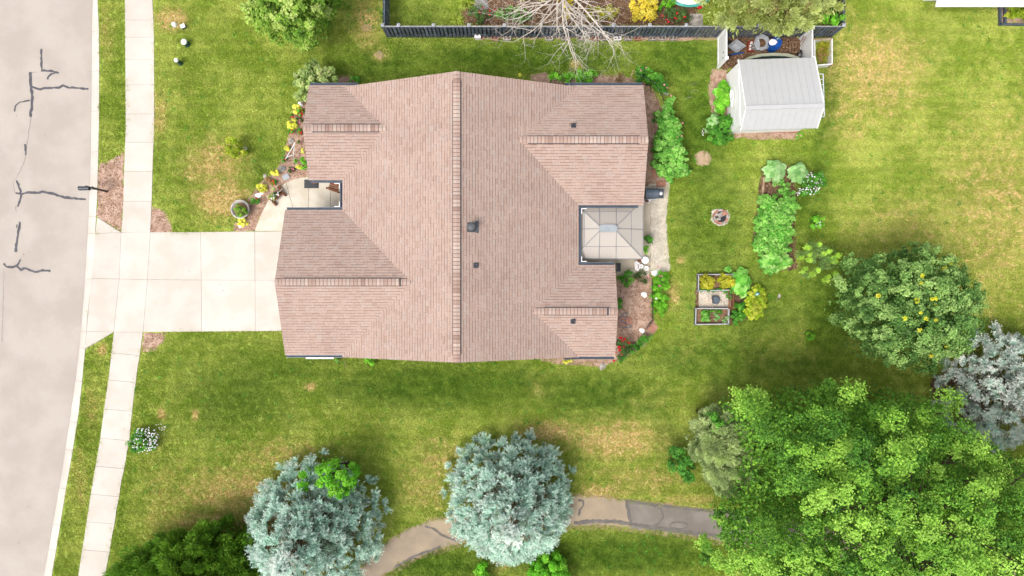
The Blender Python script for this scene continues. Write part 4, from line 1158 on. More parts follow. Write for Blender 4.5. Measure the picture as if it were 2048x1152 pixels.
def pedestal(px, py, r, h, body, cap, label, square=False, sh=0):
    b = P(px, py); t = thing('utility_pedestal', label, 'pedestal', b, 0, 'utility pedestals in the front lawn')
    if square: MB().box((b[0], b[1], 0), (r * 2, r * 1.6, h), .4).build('body', MT[body], t); MB().box((b[0], b[1], h), (r * 2.2, r * 1.8, .05), .4).build('cap', MT[cap], t)
    else:
        MB().lathe(b, [(r * 1.1, 0), (r * 1.1, .05), (r * .95, .08), (r * .95, h)], 14).build('body', MT[body], t)
        MB().lathe((b[0], b[1], h), [(r * 1.02, 0), (r * 1.06, .03), (r * .8, .09), (0, .12)], 14).build('cap', MT[cap], t)
pedestal(350, 50, .12, .1, 'white', 'white', 'low white round utility cap at the edge of the dry patch')
pedestal(369, 55, .11, .18, 'tealdark', 'petal', 'small green box pedestal with a whitish top', True)
pedestal(375, 89, .15, .38, 'tealdark', 'white', 'tallest pedestal with dark green body and round white cap')
pedestal(362, 127, .11, .5, 'tealdark', 'white', 'slim dark green pedestal with white cap, farthest from the round tree')

# ------------------------------------------------------------------ front bed
def mound(px, py, r, h, mat, label, fl=None, nfl=0, cat='plant', name='mound_plant', L=.07, W=.04, n=60, group=None, frad=.06, clump=.14):
    t = shrub(name, label, cat, circ(px, py, r, r * random.uniform(.85, 1.05)), h, MT[mat], group, clump=clump, n=n, L=L, W=W, fill=.15, lower=.5)
    for i in range(nfl):
        a = i * 2.4 + random.uniform(0, .5); rr = r * .8 * math.sqrt((i + .5) / nfl)
        flower(t, px + math.cos(a) * rr, py + math.sin(a) * rr, h * random.uniform(.9, 1.1), fl, frad)
    return t
G1 = 'yellow mounding plants in the front bed'
for x, y, r, lb in [(592, 219, 9, 'yellow mound plant nearest the house corner shrub'), (587, 249, 10, 'yellow mound plant between the pink and red flowers'), (578, 298, 8, 'yellow plant mound beside the bent white tube stand'),
                 (551, 347, 8.5, 'yellow mound plant standing alone near the grey square paver'), (526, 376, 10.5, 'largest yellow mound plant near the cart of plants'), (485, 443, 10.5, 'yellow mound plant just below the round planter ring'),
                 (600, 337, 5.5, 'smallest yellowish plant under the eave of the house')]:
    mound(x, y, r, .3, 'lime', lb, group=G1, name='yellow_mound')
G2 = 'red geraniums in the front bed'
for x, y, r, k, lb in [(602, 225, 6.5, 4, 'red flowered plant beside the topmost yellow mound'), (585, 233, 5, 3, 'small red geranium at the lawn edge'), (583, 264, 6, 4, 'red geranium with flowers spread towards the lawn'), (601, 263, 6, 4, 'red flowered plant close against the house eave'),
                 (569, 319, 5.5, 3, 'red geranium under the foot of the bent tube stand'), (592, 321, 5.5, 2, 'leafy green geranium with a single red bloom'), (546, 366, 7, 5, 'red geranium between two yellow mounds by the walk'), (512, 402, 7.5, 3, 'round red geranium near the planter ring')]:
    mound(x, y, r, .3, 'green', lb, 'red', k, group=G2, name='geranium', frad=.055)
G3 = 'pink flowers in the front bed'
for x, y, r, k, lb in [(598, 243, 6, 5, 'pale pink flowers beside a yellow mound'), (600, 285, 5.5, 3, 'dusty pink and green plant by the eave'), (582, 340, 6, 6, 'pale pink flower patch above the grey square paver')]:
    mound(x, y, r, .22, 'rose', lb, 'pink', k, group=G3, name='pink_flower_plant', frad=.055)
mound(537, 359, 5, .25, 'firdead', 'small brown dried plant beside the red geranium', name='dried_plant')
shrub('narrow_shrub', 'narrow bright green shrub squeezed under the house eave', 'shrub', [(605, 318), (613, 316), (616, 345), (609, 345)], .8, MT['bright'], clump=.16, n=50, L=.07, W=.045)
shrub('narrow_shrub', 'small yellow green shrub tucked under the eave above the taller one', 'shrub', [(603, 296), (611, 295), (612, 312), (605, 312)], .5, MT['lime'], clump=.14, n=40, L=.06, W=.04)
def rock(px, py, r, mat, label, seed, sz=.6, group=None, name='rock'):
    b = P(px, py); o = MB().lump((b[0], b[1], -.02), r, seed, sz).build(name, MT[mat], None, origin=b); return tag(o, label, 'rock', group)
rock(565, 338, .2, 'grey', 'grey rock in the mulch above the square paver', 1)
rock(583, 282, .17, 'stone', 'pale pinkish rock at the middle of the front bed', 2)
rock(517, 391, .16, 'white', 'white rock beside the largest yellow mound', 3)
rock(523, 387, .1, 'white', 'small white stone touching a bigger white rock', 4)
rock(480, 452, .1, 'white', 'small white stone below the yellow mound by the driveway', 5)
rock(530, 352, .12, 'stone', 'small pale rock at the lawn edge by the dried plant', 6)
b = P(604, 210)
o = thing('garden_statue', 'small white garden ornament at the top of the front bed', 'statue', b)
MB().lathe(b, [(.1, 0), (.12, .05), (.09, .2), (.05, .3)], 10).build('body', MT['petal'], o); MB().lump((b[0] - .03, b[1] + .03, .27), .08, 3, 1.2).build('head', MT['petal'], o)
b = P(572, 354)
tag(MB().box((0, 0, .0), (.36, .3, .045), .5).build('paver', MT['greyplastic'], None), 'light grey square paver set in the mulch by the walk', 'paver'); bpy.data.objects['paver'].location = (b[0], b[1], .012)
st = thing('tube_stand', 'bent white metal tube stand leaning over the flower bed', 'garden stand', P(582, 312))
for pts in ([(590, 285, .9), (582, 300, .8), (572, 316, .5), (569, 323, .02)], [(589, 285, .9), (588, 300, .7), (587, 312, .5), (588, 322, .02)], [(571, 317, .48), (576, 313, .55), (585, 310, .55)]):
    MB().tube([P(*p_) for p_ in pts], .018, 6).build('tube', MT['alu'], st)
# ring planter
b = P(486, 420); rp = thing('ring_planter', 'round planter with a pale rim on the lawn edge by the driveway', 'planter', b)
MB().lathe(b, [(.38, 0), (.47, .36), (.5, .4), (.44, .42), (.40, .36), (.36, .3)], 28).build('pot', MT['greywood'], rp)
MB().lathe((b[0], b[1], .3), [(.42, 0), (.3, .03), (0, .04)], 20).build('soil', MT['soil'], rp)
shrub('boxwood', 'rounded boxwood growing in the ring planter', 'shrub', circ(481, 420, 14, 13), .85, MT['box'], ze=.62, zlow=.35, clump=.14, n=90, L=.05, W=.03)
# planter cart
b = P(553, 392); ct = thing('planter_cart', 'small brown wheeled cart carrying flowering plants beside the curved walk', 'cart', b)
c0, c1 = P(545, 398, .32), P(562, 381, .32)
for s in (-.16, .16): MB().beam(c0 + (s * .7, s * .7, 0), c1 + (s * .7, s * .7, 0), .03, .16).build('side_board', MT['greywood'], ct)
MB().beam(c0 - (0, 0, .06), c1 - (0, 0, .06), .32, .03).build('tray', MT['wood'], ct)
for px_, py_ in ((549, 407), (568, 388), (560, 377), (541, 398)):
    w0 = P(px_, py_, .14); MB().tube([w0 - (.03, .03, 0), w0 + (.03, .03, 0)], [.15, .15], 14).build('wheel', MT['wood'], ct)
MB().tube([P(562, 381, .35), P(566, 377, .6), P(562, 374, .7)], .02, 6).build('handle', MT['wood'], ct)
mound(546, 395, 6, .5, 'hydr', 'pale green leafy plant at the low end of the cart', 'petal', 3, name='cart_plant', frad=.05)
mound(555, 388, 5.5, .5, 'rose', 'grey green plant with white blooms in the middle of the cart', 'petal', 5, name='cart_plant', frad=.05)
mound(552, 383, 4.5, .4, 'hydr', 'sage coloured plant behind the cart of flowers', name='cart_plant')
# porch
b = P(623, 368, .04); tag(MB().box((0, 0, 0), (.76, .45, .025)).box((0, 0, .025), (.68, .37, .006), 0, .2).build('doormat', MT['black']), 'dark textured doormat on the entry path', 'doormat'); bpy.data.objects['doormat'].location = b
t = thing('straw_planter', 'tan dried grass bundle in a pot beside the doormat', 'planter', P(631, 364.5, .04))
p = orig(t); MB().lathe(p, [(.1, 0), (.13, .2), (.11, .2)], 10).build('pot', MT['terracotta'], t)
crown(t, 'foliage', circ(631, 365, 7, 4), .3, .4, MT['firdead'], zlow=.2, clump=.12, n=60, L=.13, W=.015, kind='needle', lower=.3)
b = P(673, 372, .04); bn = thing('garden_chair', 'slatted brown wooden chair turned in the porch corner', 'chair', b)
rz = -.35; cs, sn = math.cos(rz), math.sin(rz)
def L2(x, y, z): return (b[0] + x * cs - y * sn, b[1] + x * sn + y * cs, b[2] + z)
for k in range(5): MB().beam(L2(-.26, -.2 + k * .1, .4), L2(.26, -.2 + k * .1, .4), .085, .025, k * .2).build('seat_slat', MT['wood'], bn)
for k in range(5): MB().beam(L2(.28, -.2 + k * .1, .42), L2(.42, -.2 + k * .1, .95), .085, .02, k * .2).build('back_slat', MT['wood'], bn)
for s in (-1, 1):
    MB().beam(L2(-.32, s * .3, .58), L2(.34, s * .3, .58), .1, .025).build('armrest', MT['wood'], bn)
    MB().beam(L2(-.26, s * .28, 0), L2(-.26, s * .28, .57), .06, .06).build('leg', MT['wood'], bn); MB().beam(L2(.26, s * .28, 0), L2(.26, s * .28, .57), .06, .06).build('leg', MT['wood'], bn)
lt = thing('porch_lantern', 'small pale lantern standing beside the porch chair', 'lantern', P(665, 366, .04)); p = orig(lt)
MB().box((p[0], p[1], .04), (.18, .18, .3)).build('body', MT['white'], lt); MB().lathe((p[0], p[1], .34), [(.14, 0), (.04, .1), (0, .1)], 4).build('roof', MT['dark'], lt)
hoop = thing('hose_guide', 'white looped garden stake beside the yellow green sapling', 'stake', P(495, 299))
p = orig(hoop); MB().tube([p + np.array((math.cos(a) * .09, math.sin(a) * .05, .32 + .09 * math.sin(a))) for a in [k * math.pi / 6 for k in range(12)]], .012, 5, closed=True).build('loop', MT['white'], hoop); MB().tube([p, p + (0, 0, .25)], .01, 5).build('stem', MT['white'], hoop)

# ------------------------------------------------------------------ fence along the neighbour's yard
MT['fence'] = mat_noise('dark stained boards', A(112, 122, 136, 1.2), A(86, 95, 108, 1.1), 4, 40, .22, .7, .2, 0, .55)
MT['fence2'] = mat_noise('weathered grey boards', A(150, 152, 158), A(110, 112, 120), 4, 40, .22, .7, .2, 0, .2)
fc = thing('board_fence', 'dark grey board on board fence with white capped posts', 'fence', (5, 13.38, 0))
FY, FX0, FX1, FH = 13.38, -6.56, 17.0, 1.5
pk = [MB().box((0, 0, .06), (.12, .02, FH - .08), 0, tt).mesh('picket', MT['fence']) for tt in (.5, .6, .75, .9)]
pk_shaded = MB().box((0, 0, .06), (.12, .02, FH - .08), 0, 0).mesh('picket', MT['fence'])  # back row boards: shade behind the front row put into the tint
pk2 = [MB().box((0, 0, .06), (.135, .02, FH - .08), 0, tt).mesh('picket', MT['fence2']) for tt in (.2, .5, .8)]
o0 = orig(fc)
def pickets(a, b, away):
    a = np.array(a); b = np.array(b); L = np.linalg.norm(b - a); d = (b - a) / L; nn = np.array((-d[1], d[0])); n = int(L / .2); rz = math.atan2(d[1], d[0])
    for i in range(n):
        p = a + d * L * (i + .5) / n
        for s in ((-1,) if i % 1 else (-1, 1)) if False else (-1,):
            q_ = p + nn * .045 * s * away
            put('picket', random.choice(pk2 if p[0] > 9.6 and random.random() < .75 else pk), fc, (q_[0] - o0[0], q_[1] - o0[1], random.uniform(-.015, .015)), (0, random.uniform(-.012, .012), rz))
        q_ = p + d * .1 + nn * .055 * away
        if i % 2 == 0 or away > 0: put('picket', pk_shaded, fc, (q_[0] - o0[0], q_[1] - o0[1], -.03), (0, 0, rz))
pickets((FX0, FY), (FX1, FY), 1)
pickets((FX0, FY + .1), (FX0, FY + 3.6), 1); pickets((FX1, FY + .1), (FX1, FY + 3.6), 1)
for z in (.3, 1.36):
    MB().beam((FX0, FY, z), (FX1, FY, z), .06, .09).build('rail', MT['fence'], fc)
    for x in (FX0, FX1): MB().beam((x, FY, z), (x, FY + 3.6, z), .06, .09).build('rail', MT['fence'], fc)
MB().beam((FX0, FY, FH + .005), (FX1, FY, FH + .005), .035, .025).build('cap_rail', MT['greywood'], fc)
for x in [P(px_, 50, 1.55)[0] for px_ in (765, 797, 867, 938, 1009, 1082, 1155, 1227, 1300, 1373, 1446, 1519, 1592, 1688)]:
    ps = MB().box((x, FY + .04, 0), (.12, .12, FH)).build('post', MT['fence'], fc); MB().box((x, FY + .04, FH + .02), (.17, .17, .05)).lathe((x, FY + .04, FH + .07), [(.1, 0), (0, .05)], 4).build('post_cap', MT['greyplastic'], ps)
for x in (FX0, FX1):
    ps = MB().box((x, FY + 2.4, 0), (.12, .12, FH)).build('post', MT['fence'], fc); MB().box((x, FY + 2.4, FH + .02), (.17, .17, .05)).build('post_cap', MT['greyplastic'], ps)
# hollow blocks and oddments along its foot
G4 = 'hollow concrete blocks along the fence foot'
nb_ = 0
for px_, lb, mt in [(990, 'pinkish hollow block under the left bare branches', 'brick'), (1014, 'grey hollow block under the left bare branches', 'greywood'), (1098, 'pale hollow block under the middle bare branches', 'greywood'), (1130, 'grey block below the centre of the bare tree', 'stone'), (1163, 'pale hollow block in the middle of the fence foot row', 'stone'),
                (1190, 'reddish hollow block in the fence foot row', 'brick'), (1207, 'pale block just right of the reddish one', 'stone'), (1234, 'whitish filled block under a thick bare branch', 'white'), (1256, 'grey hollow block with a plant beside it', 'stone'), (1275, 'hollow block planted with green and pink', 'brick'), (1304, 'hollow block with an orange plant inside', 'stone'), (1323, 'pale two-hole block left of the last block', 'stone'), (1345, 'pale two-hole block at the right end of the row', 'stone')]:
    b = P(px_, 78.4); t = thing('concrete_block', lb, 'block', b, 0, G4)
    m = MB(); w_, d_, h_ = .4, .2, .19
    for yy in (-1, 1): m.box((b[0], b[1] + yy * (d_ / 2 - .02), 0), (w_, .04, h_))
    for xx in (-1, 0, 1): m.box((b[0] + xx * (w_ / 2 - .02), b[1], 0), (.04, d_ - .08, h_ - .003))
    m.build('shell', MT[mt], t); MB().box((b[0], b[1], 0), (w_ - .08, d_ - .08, .1)).build('soil', MT['soil'], t)
b = P(956, 75); t = thing('storage_box', 'white plastic box standing at the foot of the fence', 'box', b)
MB().box(b, (.3, .26, .32)).build('body', MT['white'], t); MB().box((b[0], b[1], .32), (.33, .29, .04)).build('lid', MT['petal'], t)
b = P(965, 75); tag(MB().box((0, 0, 0), (.14, .18, .1)).build('brick', MT['brick'], None), 'red brick beside the white plastic box', 'brick'); bpy.data.objects['brick'].location = (b[0] + .06, b[1], .012)

# ------------------------------------------------------------------ neighbour's yard behind the fence
pc = thing('wading_pool', 'turquoise moulded plastic pool with a white inside', 'pool', P(1376, -8))
p = orig(pc)
MB().lathe(p, [(.0, .0), (.95, 0), (1.12, .3), (1.2, .36), (1.1, .4), (1.0, .36), (.9, .34)], 30, .5, 1.0, .62).build('shell', MT['teal'], pc)
MB().lathe((p[0], p[1], .1), [(.98, .26), (.8, .1), (0, .06)], 30, .5, 1.0, .62).build('liner', MT['petal'], pc)
b = P(1397, 15); tag(MB().lathe((0, 0, 0), [(.1, 0), (.16, .22), (.17, .24), (.13, .24), (.1, .05), (0, .05)], 14).build('bucket', MT['red'], None), 'small red bucket beside the turquoise pool', 'bucket'); bpy.data.objects['bucket'].location = (b[0], b[1], .012)
tag(MB().box((0, 0, 0), (.7, .85, .05)).build('step_stone', MT['stone'], None), 'square grey stepping stone beside the fence under the conifer', 'stepping stone'); bpy.data.objects['step_stone'].location = P(1392, 44, .01)
for i, (px_, py_) in enumerate(((956, 9), (965, 3), (968, 13))):
    b = P(px_, py_); o = MB().lump((b[0], b[1], -.02), .26, 30 + i, .35).build('flat_stone', MT['grey'], None, origin=b)
    tag(o, ('grey flat stone by the strappy grass clump', 'grey flat stone at the top edge of the rose bed', 'grey flat stone touching the red rose bush')[i], 'stone', 'flat stones edging the rose bed')
nh = thing('neighbour_house', 'corner of a neighbouring house with a white roof', 'house', (27, 20, 0))
MB().add([(21.0, 13.95, 2.6), (42, 13.95, 2.6), (42, 21, 5.4), (21.0, 21, 5.4), (21, 13.95, 2.5), (42, 13.95, 2.5), (42, 21, 5.3), (21, 21, 5.3)], [(0, 1, 2, 3), (7, 6, 5, 4), (0, 4, 5, 1), (0, 3, 7, 4), (1, 5, 6, 2)]).build('roof', MT['white'], nh)
MB().prism([(21.9, 15.3), (41, 15.3), (41, 24), (21.9, 24)], 0, 2.49).build('wall', MT['white'], nh)
ed = thing('bed_edging', 'dark timber edging round the planting bed in the far corner', 'edging', P(2003, 25))
for a, b in (((1999, 10), (2000, 50)), ((2009, 12), (2010, 48)), ((1998, 49), (2080, 50))):
    MB().beam(P(*a, .09), P(*b, .09), .1, .16).build('timber', MT['slate'], ed)
# ------------------------------------------------------------------ shed and its enclosure
SR = math.radians(1.8)
sh0 = P(1533, 198)
shed = thing('shed', 'white vinyl shed with pale grey ribbed roof panels', 'shed', sh0)
cs, sn = math.cos(SR), math.sin(SR)
sc0 = np.array((13.36, 9.74, 0))
def S3(x, y, z): return (sc0[0] + x * cs - y * sn, sc0[1] + x * sn + y * cs, z)
sx0, sx1, sy0, sy1, syr, sze, szr = -1.93, 1.93, -1.76, 1.8, -.85, 2.05, 2.9
MT['shedroof'] = flat('pale grey steel roof', A(229, 228, 227, 1.1), .45, .1, .03)
MT['shedroof2'] = flat('pale grey steel seam', A(224, 223, 222, 1.1), .45, .1, .03)
wm = MB()
wl = [S3(sx0 + .06, sy0 + .3, 0)[:2], S3(sx1 - .1, sy0 + .3, 0)[:2], S3(sx1 - .1, sy1 - .12, 0)[:2], S3(sx0 + .06, sy1 - .12, 0)[:2]]
wm.prism(wl, 0, sze - .02).build('wall', MT['white'], shed)
for x, s in ((sx0 + .06, 1), (sx1 - .1, -1)):
    vs = [S3(x, sy0 + .3, sze - .03), S3(x, sy1 - .12, sze - .03), S3(x, syr, szr - .05), S3(x + s * .08, sy0 + .3, sze - .03), S3(x + s * .08, sy1 - .12, sze - .03), S3(x + s * .08, syr, szr - .05)]
    MB().add(vs, [(0, 1, 2), (5, 4, 3), (0, 2, 5, 3), (1, 4, 5, 2)]).build('gable_wall', MT['white'], shed)
for k in range(9):                                     # vinyl boards of the west wall
    MB().beam(S3(sx0 + .045, sy0 + .31, .12 + k * .22), S3(sx0 + .045, sy1 - .13, .12 + k * .22), .03, .2).build('wall_board', MT['white'], shed)
rf_ = MB()
for ya, yb, za, zb in ((sy1, syr, sze, szr), (sy0, syr, sze + .0, szr)):
    vs = [S3(sx0, ya, za), S3(sx1, ya, za), S3(sx1, yb, zb), S3(sx0, yb, zb)]; lo_ = [(a, b, c - .05) for a, b, c in vs]
    rf_.add(vs + lo_, [(0, 1, 2, 3), (7, 6, 5, 4), (0, 4, 5, 1), (1, 5, 6, 2), (2, 6, 7, 3), (3, 7, 4, 0)])
sroof = rf_.build('roof', MT['shedroof'], shed)
npn = 12; pw = (sx1 - sx0) / npn
for ya, yb in ((sy1, syr), (sy0, syr)):
    for k in range(npn):
        xa, xb = sx0 + k * pw + .01, sx0 + (k + 1) * pw - .01; h = .012
        vs = [S3(xa, ya, sze + h), S3(xb, ya, sze + h), S3(xb, yb, szr + h), S3(xa, yb, szr + h)]
        vs += [S3(xa, ya, sze + .001), S3(xb, ya, sze + .001), S3(xb, yb, szr + .001), S3(xa, yb, szr + .001)]
        MB().add(vs, [(0, 1, 2, 3), (0, 4, 5, 1), (1, 5, 6, 2), (2, 6, 7, 3), (3, 7, 4, 0)]).build('roof_panel', MT['shedroof'], sroof)
        if k: MB().beam(S3(xa - .01, ya, sze + .016), S3(xa - .01, yb, szr + .016), .03, .02).build('roof_seam', MT['shedroof2'], sroof)
MB().beam(S3(sx0 - .01, syr, szr + .03), S3(sx1 + .01, syr, szr + .03), .2, .03).build('ridge_cap', MT['shedroof2'], sroof)
for ya in (sy1, sy0):
    for x in (sx0, sx1): MB().beam(S3(x, ya, sze + .005), S3(x, syr, szr + .005), .04, .09).build('rake_trim', MT['white'], sroof)
orn = thing('wall_ornament', 'white scrolled ornament hung on the west wall of the shed', 'ornament', S3(sx0 - .02, .15, 1.0))
o_ = orig(orn)
MB().tube([np.array(S3(sx0 - .06, .15 + .45 * math.sin(a), 1.1 + .25 * math.cos(a) * (1 if a < 3 else .6))) for a in [k * math.pi / 8 for k in range(16)]], .03, 6, closed=True).build('ring', MT['petal'], orn)
MB().tube([np.array(S3(sx0 - .07, -.2 + .1 * k, 1.1 + .12 * math.sin(k * 1.3))) for k in range(8)], .025, 6).build('scroll', MT['petal'], orn)
ld = thing('ladder', 'white aluminium ladder hung along the east wall of the shed', 'ladder', S3(sx1 + .05, -.2, .9))
for y in (.6, -.7): MB().beam(S3(sx1 - .1, y, 1.82), S3(sx1 + .3, y, 1.84), .03, .03).build('bracket', MT['dark'], ld)
la = S3(sx1 + .46, 1.0, 1.9), S3(sx1 + .46, -1.12, 1.9); lb_ = S3(sx1 + .02, 1.0, 1.86), S3(sx1 + .02, -1.12, 1.86)
for a, b in (la, lb_): MB().beam(a, b, .05, .035).build('rail', MT['alu'], ld)
for k in range(9):
    y = 1.0 - 2.15 * k / 8; MB().beam(S3(sx1 + .46, y, 1.9), S3(sx1 + .02, y, 1.86), .035, .03).build('rung', MT['alu'], ld)
# brick edging and pavers at the shed's foot
for i in range(3):
    p = P(1490 + 15 * i, 268, .012); o = MB().box((0, 0, 0), (.37, .36, .04)).build('paver', MT['tan'], None); o.location = p
    tag(o, ('tan paver nearest the leafy bed at the shed foot', 'tan paver in the middle at the shed foot', 'tan paver beside the brick edging at the shed foot')[i], 'paver', 'tan pavers at the foot of the shed')
be = thing('brick_edging', 'row of pink bricks along the south foot of the shed', 'edging', P(1558, 263.5))
for i in range(9): MB().box((P(1530 + 7.6 * i, 264)[0], P(0, 264)[1], 0), (.19, .09, .07), random.uniform(-.04, .04), random.random()).build('brick', MT['brick'], be)
mound(1598, 270, 7, .3, 'bright', 'small yellow green plant with orange edges by the shed corner', 'pink', 2, name='corner_plant')

# white vinyl enclosure behind the shed
def vinyl(label, x, y0, y1, h, marks=False):
    t = thing('vinyl_fence_panel', label, 'fence', (x, (y0 + y1) / 2, 0))
    nbd = int((y1 - y0) / .2); st_ = (y1 - y0) / nbd
    for k in range(nbd): MB().box((x, y0 + st_ * (k + .5), .06), (.03, st_ - .008, h - .1)).build('board', MT['white'], t)
    for z in (.1, h - .04): MB().beam((x, y0, z), (x, y1, z), .07, .1).build('rail', MT['white'], t)
    for y in (y0, y1):
        ps = MB().box((x, y, 0), (.12, .12, h + .03)).build('post', MT['white'], t); MB().box((x, y, h + .03), (.16, .16, .04)).build('post_cap', MT['petal'], ps)
    if marks:
        for k, (yy, z) in enumerate(((y0 + .45, 1.0), (y0 + .2, .9))): MB().box((x - .025, yy, z), (.02, .05, .1)).build('latch', MT['dark'], t)
vinyl('white vinyl fence panel left of the clutter behind the shed', 10.97, 11.75, 13.3, 1.5, True)
vinyl('white vinyl fence panel between the clutter and the compost bin', 15.36, 11.75, 13.3, 1.5)
# compost bin
b0 = [P(1629, 79, .5), P(1664, 77, .5), P(1664, 128, .5), P(1630, 131, .5)]
cb = thing('compost_bin', 'open white board bin of garden waste beside the shed', 'compost bin', (b0[0] + b0[2]) / 2 * (1, 1, 0))
for i in range(4):
    a, b = b0[i], b0[(i + 1) % 4]
    for k in range(3): MB().beam(a - (0, 0, .08 + k * .155), b - (0, 0, .08 + k * .155), .035, .148).build('board', MT['whitepaint'], cb)
    MB().box((a[0], a[1], 0), (.09, .09, .5)).build('post', MT['tan'], cb)
    MB().beam(a + (0, 0, .01), b + (0, 0, .01), .06, .02).build('top_trim', MT['whitepaint' if i != 0 else 'tan'], cb)
cw = thing('garden_waste', 'heap of straw and stalks filling the compost bin', 'garden waste', orig(cb))
crown(cw, 'straw', [(1632, 82), (1657, 81), (1657, 124), (1633, 126)], .12, .3, MT['gold'], zlow=.05, clump=.2, n=50, L=.2, W=.018, kind='needle', up=.1, lower=0)
crown(cw, 'cuttings', [(1634, 96), (1652, 96), (1652, 122), (1636, 124)], .16, .34, MT['firdead'], zlow=.05, clump=.2, n=40, L=.14, W=.03, lower=0)
# clutter
bp_ = P(1466, 100)
tr_ = thing('garden_trailer', 'light grey plastic wheeled tub behind the white fence panel', 'cart', bp_)
m = MB(); c = bp_
m.lathe((c[0], c[1], .3), [(.3, 0), (.42, .3), (.45, .32), (.4, .32), (.3, .06), (0, .05)], 4, .5, 1.1, .8).build('tub', MT['greyplastic'], tr_)
MB().box((c[0] + .05, c[1] - .28, .12), (.9, .05, .1), .15).build('frame', MT['blue'], tr_)
for s in (-1, 1): MB().tube([c + np.array((-.3, s * .33, .17)), c + np.array((-.3, s * .4, .17))], [.17, .17], 14).build('wheel', MT['black'], tr_)
cr = thing('crate', 'orange crate of small items between the tub and the bin', 'crate', P(1500, 95))
c = orig(cr)
for yy in (-1, 1): MB().box((c[0], c[1] + yy * .25, 0), (.34, .025, .26)).build('side', MT['orange'], cr)
for xx in (-1, 1): MB().box((c[0] + xx * .16, c[1], 0), (.025, .48, .25)).build('side', MT['orange'], cr)
MB().box((c[0], c[1], .02), (.3, .46, .03)).build('base', MT['orange'], cr)
for i in range(5):
    xx, yy = c[0] + (-.08, .07, -.06, .08, 0)[i], c[1] + (-.17, -.09, .0, .1, .18)[i]
    tag(MB().lathe((0, 0, 0), [(.05, 0), (.06, .16), (.04, .2), (.035, .24), (0, .24)], 8).build('jar', MT[('white', 'greyplastic', 'petal', 'stone', 'white')[i]], None), ('white jar at the lower end of the orange crate', 'light grey jar low on the right in the orange crate', 'cream jar halfway along the orange crate', 'stone coloured jar in the upper right of the orange crate', 'white jar at the far end of the orange crate')[i], 'jar', 'jars in the orange crate').location = (xx, yy, .055)
bn_ = thing('storage_bin', 'open grey bin of brown mulch beside the blue barrel', 'bin', P(1517, 92)); c = orig(bn_)
MB().lathe(c, [(.3, 0), (.4, .5), (.44, .54), (.4, .56), (.36, .45)], 8, .5, 1.0, 1.0).build('shell', MT['greyplastic'], bn_); MB().lathe((c[0], c[1], .4), [(.37, 0), (.2, .06), (0, .07)], 12).build('mulch', MT['mulchdark'], bn_)
bn2 = thing('storage_bin', 'narrow brown edged grey bin beside the orange crate', 'bin', P(1508, 96)); c = orig(bn2)
MB().lathe(c, [(.14, 0), (.17, .5), (.19, .52), (.15, .5)], 10, .5, .7, 1.6).build('shell', MT['greyplastic'], bn2); MB().lathe((c[0], c[1], .4), [(.15, 0), (0, .02)], 10, .5, .7, 1.6).build('mulch', MT['mulchdark'], bn2)
br = thing('rain_barrel', 'bright blue barrel with a pale bag on top', 'barrel', P(1541, 96)); c = orig(br)
MB().lathe(c, [(.24, 0), (.3, .15), (.32, .45), (.31, .75), (.28, .86), (.25, .86), (.24, .8), (0, .8)], 22).build('body', MT['blue'], br)
MB().lathe((c[0], c[1], .6), [(.325, 0), (.335, .03), (.325, .06)], 22).build('hoop', MT['blue'], br)
p = P(1546, 84, .9); o = MB().lump((0, 0, 0), .19, 8, .7).build('bag', MT['petal'], None); o.location = (p[0], p[1], .81); tag(o, 'crumpled pale bag resting on the blue barrel', 'bag')
bt = thing('rowing_boat', 'pale green boat lying behind the shed under its eave', 'boat', P(1547, 122)); 
bl = [P(x_, y_, .5) for x_, y_ in ((1484, 121), (1496, 114), (1520, 107.5), (1548, 105.5), (1576, 107), (1596, 113), (1606, 121))]
inn = [P(x_, y_, .46) for x_, y_ in ((1490, 122), (1502, 117.5), (1524, 113), (1548, 111.5), (1572, 112.5), (1590, 116.5), (1600, 122))]
low = [P(x_, y_ + 7, .1) for x_, y_ in ((1492, 121), (1502, 117), (1524, 112), (1548, 110), (1572, 111), (1590, 116), (1600, 121))]
oth = [p_ * (1, 1, 1) - np.array((0, .7 + .0 * i, 0)) for i, p_ in enumerate(bl)]
n = 7
MB().add(bl + inn, [(i, i + 1, n + i + 1, n + i) for i in range(n - 1)]).add(bl + low, [(i + 1, i, n + i, n + i + 1) for i in range(n - 1)]).build('hull', MT['paleg'], bt)
MB().add(inn + low, [(i, i + 1, n + i + 1, n + i) for i in range(n - 1)]).build('inside', MT['tealdark'], bt)
for x_ in (1526, 1570): MB().beam(P(x_, 112, .42), P(x_, 124, .42), .14, .03).build('thwart', MT['black'], bt)
MB().add(low + [p_ - np.array((0, .55, 0)) for p_ in low], [(i, i + 1, n + i + 1, n + i) for i in range(n - 1)]).build('floor', MT['paleg'], bt)
wf = thing('wire_cage', 'stack of wire plant cages leaning at the enclosure corner', 'plant cage', P(1583, 96))
for a, b in (((1580, 84), (1598, 84)), ((1580, 84), (1580, 104)), ((1598, 84), (1598, 104)), ((1580, 104), (1598, 104)), ((1586, 84), (1586, 104)), ((1592, 84), (1592, 104)), ((1580, 94), (1598, 94))):
    MB().tube([P(*a, .35), P(*b, .35)], .014, 5).build('wire', MT['tan'], wf)
for x_, y_ in ((1580, 84), (1598, 84), (1580, 104), (1598, 104)): MB().tube([P(x_, y_, .35), P(x_, y_, 0)], .014, 5).build('leg', MT['tan'], wf)
for i, (a, b, lb) in enumerate((((1588, 104, .05), (1608, 72, 1.3), 'orange brown wooden handle leaning on the white panel'), ((1592, 104, .05), (1613, 74, 1.3), 'pale wooden handle leaning beside the orange one'))):
    tag(MB().tube([P(*a), P(*b)], .022, 6).build('tool_handle', MT['wood' if i == 0 else 'tan'], None), lb, 'tool handle')
